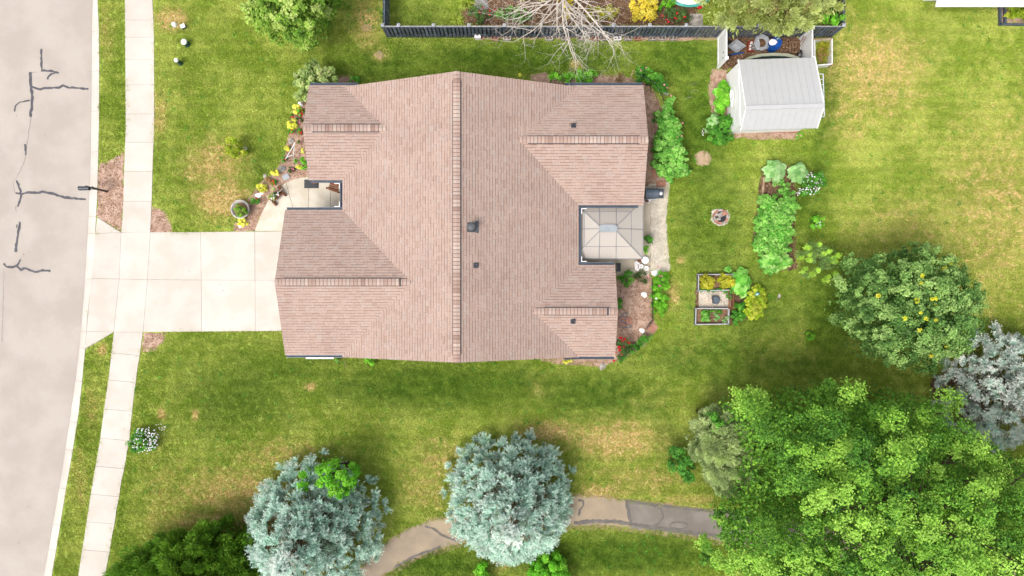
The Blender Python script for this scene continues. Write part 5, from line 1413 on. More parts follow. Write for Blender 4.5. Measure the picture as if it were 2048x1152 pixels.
wt = thing('wheelbarrow_tyre', 'dark tyre propped against the inner side of the white panel', 'tyre', P(1599, 105))
c = np.array((15.2, 12.3, .3)); MB().tube([c + np.array((0, math.cos(a) * .25, math.sin(a) * .25)) for a in [k * math.pi / 9 for k in range(18)]], .05, 7, closed=True).build('rubber', MT['black'], wt); MB().lathe((c[0], c[1], c[2] - .05), [(.05, 0), (.05, .1)], 8).build('hub', MT['alu'], wt)

# ------------------------------------------------------------------ east side of the house
gr = thing('gas_grill', 'dark grey gas grill with a side shelf against the house', 'grill', P(1298, 391)); c = orig(gr)
MB().box((c[0], c[1], .1), (.62, .48, .62)).build('cabinet', MT['dark'], gr)
m = MB(); a = [(-.27 * math.cos(k * math.pi / 8), .02 + .26 * math.sin(k * math.pi / 8)) for k in range(9)]; n = 9
vs = [(c[0] + x_, c[1] + p_, .73 + h_) for x_ in (-.36, .32) for p_, h_ in a]; m.add(vs, [(i, (i + 1) % n, n + (i + 1) % n, n + i) for i in range(n)] + [tuple(range(n - 1, -1, -1)), tuple(range(n, 2 * n))]); lid = m.build('lid', MT['slate'], gr)
MB().tube([(c[0] - .25, c[1] - .27, .86), (c[0] - .25, c[1] - .32, .86), (c[0] + .22, c[1] - .32, .86), (c[0] + .22, c[1] - .27, .86)], .014, 6).build('handle', MT['alu'], lid)
MB().lathe((c[0], c[1] + .0, .985), [(.09, 0), (.08, .015), (0, .018)], 14).build('badge_plate', MT['dark'], lid)
sf = MB().box((c[0] + .47, c[1], .74), (.28, .5, .05)).build('side_shelf', MT['dark'], gr); MB().lathe((c[0] + .47, c[1], .79), [(.09, 0), (.09, .02), (.05, .03), (0, .03)], 14).build('burner', MT['alu'], sf)
for xx in (-1, 1):
    for yy in (-1, 1): MB().box((c[0] + xx * .26, c[1] + yy * .2, 0), (.05, .05, .1)).build('foot', MT['black'], gr)
dt = thing('drip_tray', 'white oval dish beside the grill with dark contents', 'dish', P(1293, 402, .04)); c = orig(dt)
MB().lathe(c, [(.12, 0), (.2, .09), (.22, .1), (.18, .09), (.1, .02), (0, .02)], 18, .5, 1.0, .6).build('dish', MT['petal'], dt); MB().lathe((c[0], c[1], .075), [(.15, 0), (0, .02)], 14, .5, 1.0, .6).build('contents', MT['soil'], dt)
def pot(px, py, r, h, mat, label, fill='soil', z=.04):
    t = thing('plant_pot', label, 'pot', P(px, py, z), 0, 'pots beside the patio'); c = orig(t)
    MB().lathe(c, [(r * .7, 0), (r * .95, h * .85), (r * 1.05, h * .87), (r * 1.05, h), (r * .88, h), (r * .85, h * .85)], 20).build('pot', MT[mat], t)
    MB().lathe((c[0], c[1], z + h * .8), [(r * .88, 0), (0, .015)], 16).build('soil', MT[fill], t)
pot(1288, 521, .18, .32, 'white', 'largest white pot of brown soil by the gazebo corner')
pot(1281, 533, .11, .24, 'white', 'small white pot of dark soil between the larger pots', 'black')
pot(1291, 537, .13, .22, 'whitepaint', 'pale pot with dry leaves nearest the flowering bed', 'stone')
pot(1278, 520, .1, .2, 'terracotta', 'small brown pot half hidden under the gazebo corner')
b = P(1273, 532, .04); t = thing('garden_bench', 'curved white metal bench beside the pots', 'bench', b)
MB().tube([b + np.array((-.1, .25, .4)), b + np.array((.06, .1, .42)), b + np.array((.08, -.1, .42)), b + np.array((-.02, -.28, .4))], .03, 6).build('back_rail', MT['petal'], t)
for k in range(4): MB().beam(b + np.array((-.14 + .05 * k, .22 - .02 * k, .25)), b + np.array((-.1 + .04 * k, -.24, .25)), .035, .02).build('seat_slat', MT['petal'], t)
for yy in (-.2, .2):
    for xx in (-.1, .05): MB().beam(b + np.array((xx, yy, 0)), b + np.array((xx, yy, .26)), .03, .03).build('leg', MT['petal'], t)
pot(1294, 479, .15, .3, 'black', 'dark pot holding the leafy plant beside the gazebo')
shrub('potted_plant', 'dark green leafy plant in a pot by the gazebo edge', 'plant', circ(1297, 480, 8.5, 9), .75, MT['ivy'], ze=.5, zlow=.3, clump=.16, n=60, L=.1, W=.05)
shrub('potted_plant', 'lime green trailing plant below the dark potted plant', 'plant', [(1289, 490), (1296, 488), (1297, 500), (1292, 510), (1288, 505)], .3, MT['bright'], clump=.12, n=40, L=.06, W=.03)
t = thing('side_table', 'small black table by the corner of the house', 'table', P(1235, 535, .04)); c = orig(t)
MB().box((c[0], c[1], .4), (.22, .45, .03)).build('table_top', MT['black'], t)
for xx in (-.08, .08):
    for yy in (-.18, .18): MB().box((c[0] + xx, c[1] + yy, .04), (.03, .03, .37)).build('leg', MT['black'], t)
# rear bed: pavers, hose, wire fence, gate
for px_, py_, rz, s, lb in ((1243, 643, .15, .45, 'pink square paver next to the house under the blue hose'), (1257, 642, .05, .38, 'pink paver partly crossed by the blue hose'), (1305, 656, -.55, .42, 'pink square paver outside the wire gate'), (1265, 600, .1, .4, 'dusty pinkish paver in the middle of the rear bed'), (1265, 619, .0, .42, 'dusty brown paver below the middle of the rear bed'), (1282, 648, -.3, .42, 'dusty paver just inside the wire gate')):
    o = MB().box((0, 0, 0), (s, s, .04)).build('paver', MT['brick' if 'pink' in lb and 'dusty' not in lb else 'mulch'], None); o.location = P(px_, py_, .012); o.rotation_euler = (0, 0, rz); tag(o, lb, 'paver', 'pavers in the rear bed')
hz = [P(x_, y_, .06) for x_, y_ in ((1232, 644), (1240, 635), (1247, 627), (1253, 626), (1254, 632), (1248, 640), (1238, 643), (1246, 644), (1256, 648), (1263, 653), (1259, 656), (1250, 655), (1240, 650), (1232, 647))]
sm = []
for i in range(len(hz) - 1):
    for k in range(4): sm.append(hz[i] + (hz[i + 1] - hz[i]) * k / 4)
for _ in range(2): sm = [sm[0]] + [(sm[i - 1] + sm[i] * 2 + sm[i + 1]) / 4 for i in range(1, len(sm) - 1)] + [sm[-1]]
tag(MB().tube(sm, .016, 6).build('garden_hose', MT['hose'], None, origin=P(1245, 645)), 'blue garden hose looped across the pink pavers', 'hose')
wf = thing('wire_fence', 'low black wire fence along the inner edge of the rear bed', 'fence', P(1305, 600))
ln = [(1304, 560), (1304, 600), (1305, 638)]
for i in range(9):
    y = 562 + i * 9.5; MB().beam(P(1304.5, y), P(1304.5, y, .6), .03, .03).build('post', MT['black'], wf)
for z in (.08, .33, .58): MB().tube([P(1304.5, 560, z), P(1304.5, 639, z)], .014, 5).build('wire', MT['black'], wf)
g = thing('wire_gate', 'small black wire gate standing open at the pink paver', 'gate', P(1296, 650))
for i in range(7):
    p = P(1303 - i * 1.9, 641 + i * 2.8); MB().tube([p, p + (0, 0, .65)], .013, 5).build('bar', MT['black'], g)
for z in (.06, .62): MB().tube([P(1303, 641, z), P(1291.6, 658, z)], .016, 5).build('rail', MT['black'], g)
rock(1288, 589, .16, 'white', 'white rock in the rear bed near the wire fence', 11)
rock(1284, 661, .15, 'white', 'white rock beside the wire gate', 12)
rock(1310, 546, .2, 'white', 'large white rock at the end of the gravel strip', 13); rock(1324, 559, .16, 'stone', 'pale rock among the pink flowers by the gravel', 14)
rock(1205, 733, .2, 'stone', 'pale rock on bare soil south of the house', 15, .35)
rock(1331, 186, .16, 'stone', 'pale rock at the foot of the curved rose trellis', 16)
MB_ = MB().box((0, 0, 0), (.18, .42, .07)); o = MB_.build('paver', MT['brick'], None); o.location = P(1308, 347, .012); tag(o, 'narrow pink brick paver beside the leafy bed', 'paver')
o = MB().box((0, 0, 0), (.5, .32, .04)).build('paver', MT['brick'], None); o.location = P(1322, 368, .012); tag(o, 'pinkish flagstone at the top of the gravel strip', 'paver')

# trellis north-east of the house
tl = thing('rose_trellis', 'curved dark trellis fence carrying climbing roses', 'trellis', P(1305, 165))
arc = [(1272, 145), (1283, 151), (1296, 158), (1308, 166), (1317, 177), (1323, 189), (1328, 203)]
for a in arc: MB().beam(P(*a), P(*a, 1.1), .04, .04).build('post', MT['black'], tl)
for z in (.2, .6, 1.05): MB().tube([P(*a, z) for a in arc], .015, 5).build('wire', MT['black'], tl)
wd = thing('wooden_stake', 'thin brown wooden pole lying from the roof corner to the roses', 'pole', P(1263, 155)); MB().beam(P(1258, 165, .3), P(1267, 139, .9), .04, .04).build('pole', MT['tan'], wd)

# ------------------------------------------------------------------ yard: fire pit, frames
fp = thing('fire_pit', 'round stone fire pit ring holding broken pale slabs', 'fire pit', P(1440, 434)); c = orig(fp)
for k in range(11):
    a = 2 * math.pi * k / 11; MB().box((c[0] + math.cos(a) * .34, c[1] + math.sin(a) * .34, 0), (.2, .1, .17 + random.uniform(0, .03)), a + math.pi / 2, random.random()).build('stone', MT['brick' if k % 3 else 'stone'], fp)
MB().lathe((c[0], c[1], .0), [(.31, .05), (.1, .06), (0, .06)], 16).build('ash', MT['black'], fp)
for x_, y_, z_, s, rz, lb in ((1441, 430, .19, .34, .5, 'flat pale slab lying across the fire pit'), (1448, 427, .22, .24, .9, 'pinkish slab overhanging the fire pit rim'), (1437, 438, .16, .2, .1, 'small pale slab low inside the fire pit'), (1433, 429, .17, .18, 1.2, 'small stone at the left inside of the fire pit')):
    o = MB().box((0, 0, 0), (s, s * .7, .05)).build('stone_slab', MT['stone' if 'pink' not in lb else 'brick'], None); o.location = P(x_, y_, z_); o.rotation_euler = (random.uniform(-.2, .2), random.uniform(-.2, .2), rz); tag(o, lb, 'stone', 'slabs in the fire pit')

MT['frame'] = flat('white frame rail', A(228, 230, 232), .45, .0, .08)
def cold_frame(label, pts, h, glz=False):
    q4 = [P(x_, y_, h) for x_, y_ in pts]; ce = sum(q4) / 4
    t = thing('cold_frame', label, 'cold frame', (ce[0], ce[1], 0), 0, 'cold frames in the yard')
    for i in range(4):
        a, b = q4[i], q4[(i + 1) % 4]
        MB().beam(a, b, .05, .04).build('rail', MT['frame'], t)
        for k in range(2): MB().beam(a * (1, 1, 0) + (0, 0, h * (.25 + .5 * k) - .02), b * (1, 1, 0) + (0, 0, h * (.25 + .5 * k) - .02), .025, h * .46).build('side_board', MT['slate' if i in (2, 3) else 'greywood'], t)
        MB().box((a[0], a[1], 0), (.06, .06, h + .02)).build('post', MT['frame'], t)
    MB().prism([tuple(p_[:2]) for p_ in q4], .01, .1).build('soil', MT['soil'], t)
    return t
cold_frame('white railed cold frame full of yellow green plants', [(1397, 549), (1466, 549), (1466, 580), (1397, 582)], .32)
cold_frame('white railed cold frame of seedlings nearest the house side lawn', [(1392, 617), (1458, 617), (1457, 648), (1391, 649)], .32)
shrub('yellow_plant', 'golden yellow plants filling the left of the upper frame', 'plant', [(1394, 550), (1420, 548), (1430, 560), (1424, 579), (1400, 578)], .55, MT['gold'], clump=.18, n=60, L=.1, W=.065, lower=.3, spacing=.8, power=.3)
shrub('yellow_plant', 'golden yellow plants filling the right of the upper frame', 'plant', [(1432, 551), (1450, 547), (1466, 551), (1468, 574), (1450, 579), (1432, 570)], .55, MT['gold'], clump=.18, n=60, L=.1, W=.065, lower=.3, spacing=.8, power=.3)
shrub('low_plant', 'low green leaves along the front of the upper frame', 'plant', [(1400, 576), (1464, 576), (1464, 584), (1400, 584)], .3, MT['green'], clump=.15, n=45, L=.08, W=.05, lower=.2, stem=False)
shrub('seedling', 'bright lettuce like plant in the lower frame', 'plant', [(1398, 626), (1410, 622), (1421, 632), (1422, 646), (1404, 646), (1396, 636)], .45, MT['veg'], clump=.17, n=45, L=.12, W=.08, lower=.2)
shrub('seedling', 'small grey green seedling in the middle of the lower frame', 'plant', circ(1431, 636, 7, 9), .3, MT['pale'], clump=.15, n=22, L=.1, W=.05, lower=.2)
shrub('seedling', 'pale seedling at the right end of the lower frame', 'plant', circ(1450, 635, 6, 10), .32, MT['pale'], clump=.15, n=22, L=.1, W=.05, lower=.2)
shrub('seedling', 'green sprouts along the top rail of the lower frame', 'plant', [(1400, 619), (1455, 619), (1455, 626), (1400, 626)], .3, MT['green'], clump=.14, n=20, L=.08, W=.05, lower=.1, stem=False)
hx = thing('hose_reel_box', 'dark grey angular plastic seat standing on the gravel square', 'garden seat', P(1430, 600)); c = orig(hx)
sd_ = P2([(1423, 592), (1434, 592.5), (1438, 597), (1437, 604), (1433, 608), (1424, 607)])
MB().prism(sd_, .015, .22).build('body', MT['dark'], hx); MB().prism(P2([(1424.5, 593.5), (1433, 594), (1436, 598), (1435, 603), (1432, 606.5), (1425.5, 606)], .0), .22, .25).build('lid', MT['slate'], hx)
wl_ = thing('lattice_panel', 'red brown wooden lattice at the side of the gravel square', 'lattice', P(1463, 600))
for k in range(8): MB().beam(P(1458, 595 + k * 3.0, .35), P(1467, 595 + k * 3.0, .35), .035, .03).build('slat', MT['wood'], wl_)
for x_ in (1458, 1467): MB().beam(P(x_, 583, .37), P(x_, 618, .37), .05, .04).build('rail', MT['wood'], wl_)
for x_, y_ in ((1458, 583), (1467, 583), (1458, 618), (1467, 618)): MB().box((P(x_, y_)[0], P(x_, y_)[1], 0), (.05, .05, .36)).build('leg', MT['wood'], wl_)
shrub('small_shrub', 'dark green little shrub beside the wooden lattice', 'shrub', circ(1459, 591, 5, 8), .4, MT['ivy'], clump=.15, n=40, L=.07, W=.03)
bigleaf('squash_plant', 'big leaved green squash plant behind the upper cold frame', 'plant', 1482, 565, 23, .65, 42, .36, 'big', rx=.85, ry=1.2)
bigleaf('squash_plant', 'single broad green leaf clump above the squash plant', 'plant', 1456, 538, 6, .3, 6, .26, 'big')
bigleaf('squash_plant', 'pale green squash leaves right of the lattice', 'plant', 1486, 586, 9, .4, 9, .3, 'veg')
shrub('nasturtium', 'yellow green nasturtium spreading at the end of the frames', 'plant', [(1488, 592), (1500, 573), (1518, 568), (1530, 590), (1532, 612), (1522, 632), (1500, 640), (1486, 624)], .4, MT['nast'], clump=.2, n=46, L=.11, W=.09, lower=.4, spacing=.75, power=.3)
shrub('bean_plant', 'dark green plants between the lower frame and the nasturtium', 'plant', [(1462, 610), (1486, 600), (1492, 618), (1490, 640), (1470, 648), (1459, 646)], .45, MT['green'], clump=.18, n=45, L=.11, W=.07, lower=.4)
rock(1509, 620, .17, 'petal', 'round white stone among the yellow green nasturtium', 21, .5)
gg = thing('glass_globe', 'pale teal glass globe among the nasturtium leaves', 'garden globe', P(1508, 588)); c = orig(gg)
MB().tube([c, c + (0, 0, .38)], .02, 6).build('stake', MT['black'], gg); MB().lathe((c[0], c[1], .36), [(0, 0), (.09, .04), (.13, .12), (.09, .21), (0, .25)], 16).build('globe', MT['tealglass'] if 'tealglass' in MT else flat('teal glass', A(140, 205, 195), .15, 0, .05, .8), gg)
tag(MB().tube([P(1524, 618, .02), P(1526, 624, .35), P(1523, 629, .4), P(1518, 632, .02)], .018, 6).build('hoop', MT['white'], None, origin=P(1522, 626)), 'white bent garden hoop at the end of the nasturtium', 'hoop')
o = put('fallen_leaf', MB().add([(0, 0, .02), (.07, .1, .03), (.06, .24, .02), (0, .3, .03), (-.06, .24, .02), (-.07, .1, .03)], [(0, 1, 2, 3), (0, 3, 4, 5)]).tube([(0, 0, .02), (-.05, -.2, .015)], .008, 4).mesh('fallen_leaf', MT['stone']), None, P(1556, 598, .03), (0, 0, -.35)); tag(o, 'pale dry leaf with a long stalk lying on the grass', 'leaf')

# ------------------------------------------------------------------ long vegetable bed
pb = thing('timber_edging', 'pale timber board edging the left of the long vegetable bed', 'edging', P(1525, 371)); MB().beam(P(1527, 354, .1), P(1524, 390, .1), .1, .2).build('board', MT['tan'], pb)
bigleaf('rhubarb', 'large pale rhubarb clump at the top of the vegetable bed', 'plant', 1550, 342, 21, .7, 34, .38, 'pale')
bigleaf('rhubarb', 'grey green rhubarb clump beside the white flowering shrub', 'plant', 1598, 346, 18, .75, 26, .4, 'pale')
shrub('vine_plant', 'feathery green vines between the rhubarb and the leafy bed', 'plant', [(1545, 360), (1580, 352), (1582, 385), (1600, 410), (1572, 425), (1548, 395)], .5, MT['veg'], clump=.22, n=55, L=.09, W=.04, lower=.4)
shrub('leafy_crop', 'dense light green leafy crop filling the long vegetable bed', 'plant', [(1518, 388), (1545, 386), (1575, 400), (1590, 420), (1585, 450), (1586, 480), (1584, 505), (1560, 512), (1525, 512), (1503, 500), (1508, 470), (1508, 440), (1514, 415)], .55, MT['veg'], clump=.2, n=36, L=.125, W=.1, lower=.5, stem=False, ze=.42, jz=.3, spacing=.8, power=.3)
shrub('leafy_crop', 'small light green crop row spilling right of the vegetable bed', 'plant', [(1570, 395), (1594, 408), (1602, 420), (1588, 432), (1572, 425)], .45, MT['veg'], clump=.2, n=50, L=.08, W=.04, lower=.4, stem=False)
bigleaf('hosta', 'broad leaved hosta clump at the lower end of the vegetable bed', 'plant', 1545, 523, 24, .6, 42, .36, 'veg')
bigleaf('hosta', 'smaller hosta clump in the corner of the vegetable bed', 'plant', 1572, 522, 13, .5, 16, .3, 'veg')

# ------------------------------------------------------------------ shrubs and beds around
t = shrub('flowering_shrub', 'white flowering shrub beside the rhubarb', 'shrub', [(1600, 365), (1618, 344), (1645, 348), (1648, 370), (1630, 388), (1600, 392), (1590, 385)], .9, MT['green'], clump=.22, n=55, L=.08, W=.05)
blossoms(t, [(1605, 365), (1620, 344), (1648, 347), (1649, 368), (1628, 390), (1592, 392)], .75, 1.0, 110, 'petal', .04)
t = shrub('flowering_shrub', 'white flowering bush beside the sidewalk in the lower lawn', 'shrub', circ(288, 881, 28, 25), .9, MT['green'], clump=.22, n=70, L=.08, W=.05)
blossoms(t, circ(285, 882, 29, 27), .7, 1.05, 150, 'petal', .04)
blossoms(t, circ(318, 860, 14, 12), .35, .6, 22, 'petal', .03)
shrub('sapling', 'yellow green sapling alone in the front lawn', 'sapling', [(455, 285), (468, 272), (478, 278), (493, 296), (488, 312), (474, 322), (460, 308)], 1.1, MT['nast'], clump=.24, n=70, L=.12, W=.06, spacing=1.05)
shrub('sapling', 'tiny bright green sapling alone on the lawn near the dark maple', 'sapling', circ(1620, 672, 8, 8), .5, MT['bright'], clump=.15, n=26, L=.1, W=.05)
t = shrub('small_shrub', 'small loose green shrub right of the vegetable bed', 'shrub', [(1606, 448), (1616, 434), (1634, 432), (1646, 438), (1640, 462), (1622, 460)], .8, MT['bright'], clump=.22, n=36, L=.1, W=.05, spacing=1.25)
blossoms(t, circ(1638, 446, 8, 10), .6, .8, 16, 'petal', .035)
t = thing('young_tree', 'loose young tree with yellow green shoot tips by the vegetable bed', 'tree', P(1632, 520))
ol = [(1595, 510), (1605, 490), (1620, 484), (1640, 482), (1660, 500), (1676, 512), (1662, 535), (1656, 556), (1632, 552), (1610, 560), (1598, 540)]
crown(t, 'crown', ol, 1.0, 1.9, MT['bushy'], zlow=.3, clump=.32, n=60, L=.1, W=.04, spacing=1.15, up=.5)
tp = [(1634, 489), (1612, 496), (1655, 503), (1672, 510), (1619, 508), (1657, 518), (1616, 523), (1636, 540), (1620, 549), (1652, 558), (1665, 545), (1600, 515), (1663, 524), (1641, 510), (1605, 540)]
for x_, y_ in tp: crown(t, 'shoot_tip', circ(x_, y_, 5), 1.6, 1.9, MT['tips'], zlow=1.4, clump=.2, n=55, L=.13, W=.055, lower=.2)
trunk(t, orig(t), 1.8, .05, MT['bark'], 6, .8)

# north and east beds
shrub('low_hedge', 'bright green low shrub row along the north wall of the house', 'hedge', [(1092, 160), (1100, 148), (1130, 144), (1160, 146), (1195, 146), (1200, 160), (1170, 168), (1100, 166)], .75, MT['bright'], clump=.24, n=55, L=.1, W=.06)
shrub('small_shrub', 'small yellow green plant against the middle of the north wall', 'plant', circ(1040, 153, 9, 5), .3, MT['lime'], clump=.15, n=40, L=.08, W=.04)
shrub('small_shrub', 'low green plant beside the corner shrub on the north side', 'plant', [(694, 160), (705, 154), (722, 156), (728, 163), (700, 168)], .35, MT['green'], clump=.16, n=40, L=.07, W=.04)
shrub('ornamental_grass', 'tan tuft of dry grass at the north bed edge', 'grass clump', circ(1241, 159, 7, 9), .4, MT['firdead'], clump=.2, n=60, L=.25, W=.015, kind='needle', stem=False)
t = shrub('climbing_rose', 'green climbing roses with pink blooms on the curved trellis', 'rose', [(1268, 140), (1282, 136), (1298, 146), (1316, 156), (1326, 168), (1336, 184), (1334, 200), (1322, 196), (1314, 178), (1300, 164), (1284, 155), (1270, 152)], 1.2, MT['green'], clump=.22, n=60, L=.085, W=.055, spacing=.85)
for x_, y_ in ((1292, 136), (1281, 141), (1318, 155), (1328, 170), (1334, 176), (1316, 152)): flower(t, x_, y_, 1.2, 'pink', .06)
shrub('climbing_vine', 'dark vine at the start of the trellis near the roof corner', 'vine', [(1268, 158), (1276, 148), (1288, 158), (1280, 170)], .8, MT['ivy'], clump=.2, n=40, L=.07, W=.04)
t = shrub('hollyhock_bed', 'tall mass of light green rounded leaves east of the house', 'plant', [(1322, 205), (1340, 188), (1348, 200), (1345, 225), (1358, 245), (1362, 270), (1360, 290), (1372, 310), (1372, 335), (1374, 345), (1350, 362), (1322, 366), (1312, 345), (1304, 320), (1302, 290), (1314, 262), (1312, 230)], 1.25, MT['veg'], ze=.8, clump=.24, n=40, L=.14, W=.12, lower=.6, jz=.5, spacing=.85, power=.35)
for x_, y_ in ((1365, 246), (1355, 238), (1353, 250), (1362, 265), (1364, 272), (1355, 275), (1342, 192)): flower(t, x_, y_, 1.2, 'pink', .06)
shrub('small_shrub', 'dark green small shrub in the mulch left of the leafy mass', 'shrub', circ(1310, 233, 8, 10), .5, MT['ivy'], clump=.2, n=50, L=.07, W=.04)
shrub('small_shrub', 'darker green plants at the left foot of the leafy mass', 'shrub', [(1303, 280), (1312, 270), (1318, 300), (1316, 330), (1306, 325)], .7, MT['green'], clump=.24, n=50, L=.11, W=.08)
shrub('tall_clump', 'pale green strappy leaves at the lower tip of the leafy mass', 'plant', [(1340, 330), (1360, 325), (1376, 338), (1372, 350), (1350, 356)], .9, MT['veg'], clump=.25, n=50, L=.3, W=.1)
# bed west of the shed
bigleaf('hosta', 'yellow green hosta clump against the west wall of the shed', 'plant', 1442, 196, 17, .55, 34, .3, 'big', rx=.8, ry=1.8)
shrub('leafy_plant', 'bright leafy plants along the west wall of the shed', 'plant', [(1430, 170), (1446, 163), (1458, 168), (1460, 190), (1456, 222), (1444, 232), (1428, 222), (1426, 195)], .6, MT['bright'], clump=.24, n=40, L=.16, W=.11, lower=.5)
t = shrub('leafy_plant', 'large leaved dark and light green clump at the shed corner', 'plant', [(1410, 248), (1425, 235), (1445, 228), (1462, 235), (1470, 258), (1462, 280), (1440, 294), (1418, 286), (1410, 270)], .7, MT['green'], clump=.24, n=45, L=.14, W=.09)
bigleaf('hosta', 'blue green hosta leaves at the left of the shed corner clump', 'plant', 1427, 242, 13, .75, 14, .34, 'pale')
t = shrub('white_flower_plant', 'small whitish flower spike plant left of the shed corner clump', 'plant', circ(1408, 262, 4, 7), .4, MT['pale'], clump=.15, n=25, L=.08, W=.04); blossoms(t, circ(1408, 262, 5, 8), .3, .5, 14, 'petal', .03)
# rear bed plants
shrub('rear_shrub', 'dark green bushy shrub at the patio end of the rear bed', 'shrub', [(1238, 546), (1255, 540), (1266, 548), (1268, 562), (1255, 575), (1240, 572)], .7, MT['green'], clump=.22, n=60, L=.08, W=.035)
shrub('rear_shrub', 'blue green feathery shrub beside the pots', 'shrub', [(1270, 545), (1282, 538), (1292, 548), (1294, 564), (1280, 570), (1268, 562)], .6, MT['rose'], clump=.2, n=70, L=.1, W=.018, kind='needle')
t = shrub('flower_bed', 'green flowering plants with pink blooms outside the wire fence', 'plant', [(1308, 545), (1318, 538), (1332, 545), (1342, 558), (1338, 580), (1334, 610), (1326, 636), (1308, 640), (1304, 610), (1302, 570)], .6, MT['bright'], clump=.22, n=55, L=.09, W=.045)
for x_, y_, k in ((1316, 533, 'pink'), (1319, 552, 'pink'), (1323, 552, 'pink'), (1319, 572, 'pink'), (1296, 553, 'pink'), (1325, 600, 'petal'), (1312, 597, 'petal')): flower(t, x_, y_, .62, k, .065)
t = shrub('rose_bush', 'red rose bush at the south east corner of the house', 'rose', [(1234, 675), (1246, 670), (1262, 682), (1258, 705), (1244, 722), (1230, 720), (1231, 690)], .8, MT['rose'], clump=.22, n=55, L=.08, W=.04)
for x_, y_ in ((1240, 675), (1243, 676), (1249, 678), (1244, 682), (1258, 686), (1255, 684), (1237, 694), (1239, 694), (1247, 695), (1239, 700), (1243, 708), (1230, 705), (1228, 721)): flower(t, x_, y_, .85, 'scarlet', .085)
shrub('edging_hedge', 'diagonal low green hedge below the wire gate', 'hedge', [(1262, 690), (1278, 675), (1292, 664), (1302, 668), (1300, 678), (1284, 690), (1268, 704), (1250, 718), (1238, 728), (1232, 724), (1248, 706)], .45, MT['green'], clump=.2, n=60, L=.08, W=.04)
shrub('small_shrub', 'small green plant by the house wall in the rear bed', 'plant', circ(1240, 608, 6, 9), .35, MT['green'], clump=.15, n=45, L=.07, W=.04)
shrub('small_shrub', 'yellowish low plant at the south wall near the downspout', 'plant', circ(1135, 722, 9, 6), .3, MT['lime'], clump=.15, n=40, L=.07, W=.04)
shrub('small_shrub', 'light green sprig below the white cover on the south side', 'plant', [(672, 716), (680, 714), (682, 726), (676, 732), (672, 726)], .4, MT['veg'], clump=.15, n=30, L=.09, W=.06)
shrub('small_shrub', 'bright green plant on the lawn against the south wall', 'plant', [(728, 714), (742, 712), (757, 716), (754, 728), (740, 730), (730, 724)], .45, MT['bright'], clump=.17, n=40, L=.09, W=.06)
tw = thing('dry_branch', 'bent dry twig standing on the lawn by the south wall', 'branch', P(690, 728)); MB().tube([P(688, 716, .05), P(688, 724, .2), P(691, 730, .3), P(690, 735, .1)], [.015, .013, .01, .006], 5).tube([P(691, 730, .3), P(694, 734, .2)], .007, 4).build('twig', MT['tan'], tw)
for i, (x_, y_) in enumerate(((1385, 183), (1385, 168), (1375, 196))):
    mb = MB(); c = P(x_ - 6, y_ + 2, .02); mb.tube([c, c + (.2, .06, .02), c + (.42, .12, .01)], .008, 4); mb.tube([c + (.2, .06, .02), c + (.25, .2, .02)], .005, 4)
    o = mb.build('twig', MT['stone'], None, origin=c); tag(o, ('pale fallen twig on the lawn left of the shed bed', 'pale fallen twig nearest the fence on the side lawn', 'pale fallen twig beside the leafy mass east of the house')[i], 'twig', 'fallen twigs on the side lawn')
# behind the fence
def spiky(px, py, r, label):
    t = thing('ornamental_grass', label, 'grass clump', P(px, py), 0, 'strappy grass clumps behind the fence'); c = orig(t); n = 90
    a = rng.random(n) * 6.28; el = rng.uniform(.25, 1.2, n); L = r * rng.uniform(.6, 1.1, n); d = np.stack([np.cos(a) * np.cos(el), np.sin(a) * np.cos(el), np.sin(el)], 1)
    b = np.stack([-np.sin(a), np.cos(a), np.zeros(n)], 1) * .02; mid = d * (L * .6)[:, None]; tip = d * L[:, None] - np.array((0, 0, 1)) * (L * .35)[:, None]; tip[:, 2] = np.maximum(tip[:, 2], .02)
    co = np.stack([-b, b, mid + b * .8, mid - b * .8, tip], 1).reshape(-1, 3); k = np.arange(n)[:, None] * 5
    idx = np.concatenate([np.stack([k + 0, k + 1, k + 2, k + 0, k + 2, k + 3, k + 3, k + 2, k + 4], -1).reshape(-1)])
    put('blades', mesh_np('blades', co, idx, 3, MT['grassy'], np.repeat(rng.random(n), 3)), t)
    MB().lathe(c, [(.06, 0), (.04, .06), (0, .08)], 8).build('root_crown', MT['stem'], t)
spiky(934, 8, .8, 'yellow green strappy grass clump left of the flat stones'); spiky(914, 42, .55, 'smaller strappy grass clump against the fence')
t = shrub('rose_bush', 'red rose bush behind the fence left of the bare tree', 'rose', [(928, 30), (950, 18), (972, 14), (985, 30), (970, 46), (935, 48)], .9, MT['rose'], clump=.25, n=60, L=.08, W=.04)
for x_, y_ in ((966, 16), (959, 24), (980, 22), (979, 30), (990, 20)): flower(t, x_, y_, .9, 'scarlet', .06)
t = shrub('rose_bush', 'red rose bush behind the fence below the turquoise pool', 'rose', [(1318, 28), (1335, 20), (1360, 20), (1378, 28), (1380, 45), (1345, 50), (1320, 46)], .9, MT['rose'], clump=.25, n=60, L=.08, W=.04)
for x_, y_ in ((1354, 27), (1353, 38), (1337, 44), (1333, 40), (1324, 32), (1369, 34), (1350, 36)): flower(t, x_, y_, .95, 'scarlet', .07)
shrub('yellow_shrub', 'bright yellow shrub behind the fence right of the bare tree', 'shrub', [(1255, 20), (1268, -10), (1300, -25), (1325, -5), (1320, 20), (1305, 42), (1282, 48), (1258, 36)], 1.6, MT['yshrub'], clump=.3, n=90, L=.09, W=.06)
shrub('yellow_shrub', 'yellow shrub showing through the middle of the bare branches', 'shrub', [(1115, 0), (1125, -20), (1145, -10), (1148, 20), (1138, 36), (1122, 34)], 1.3, MT['yshrub'], clump=.28, n=60, L=.09, W=.06)
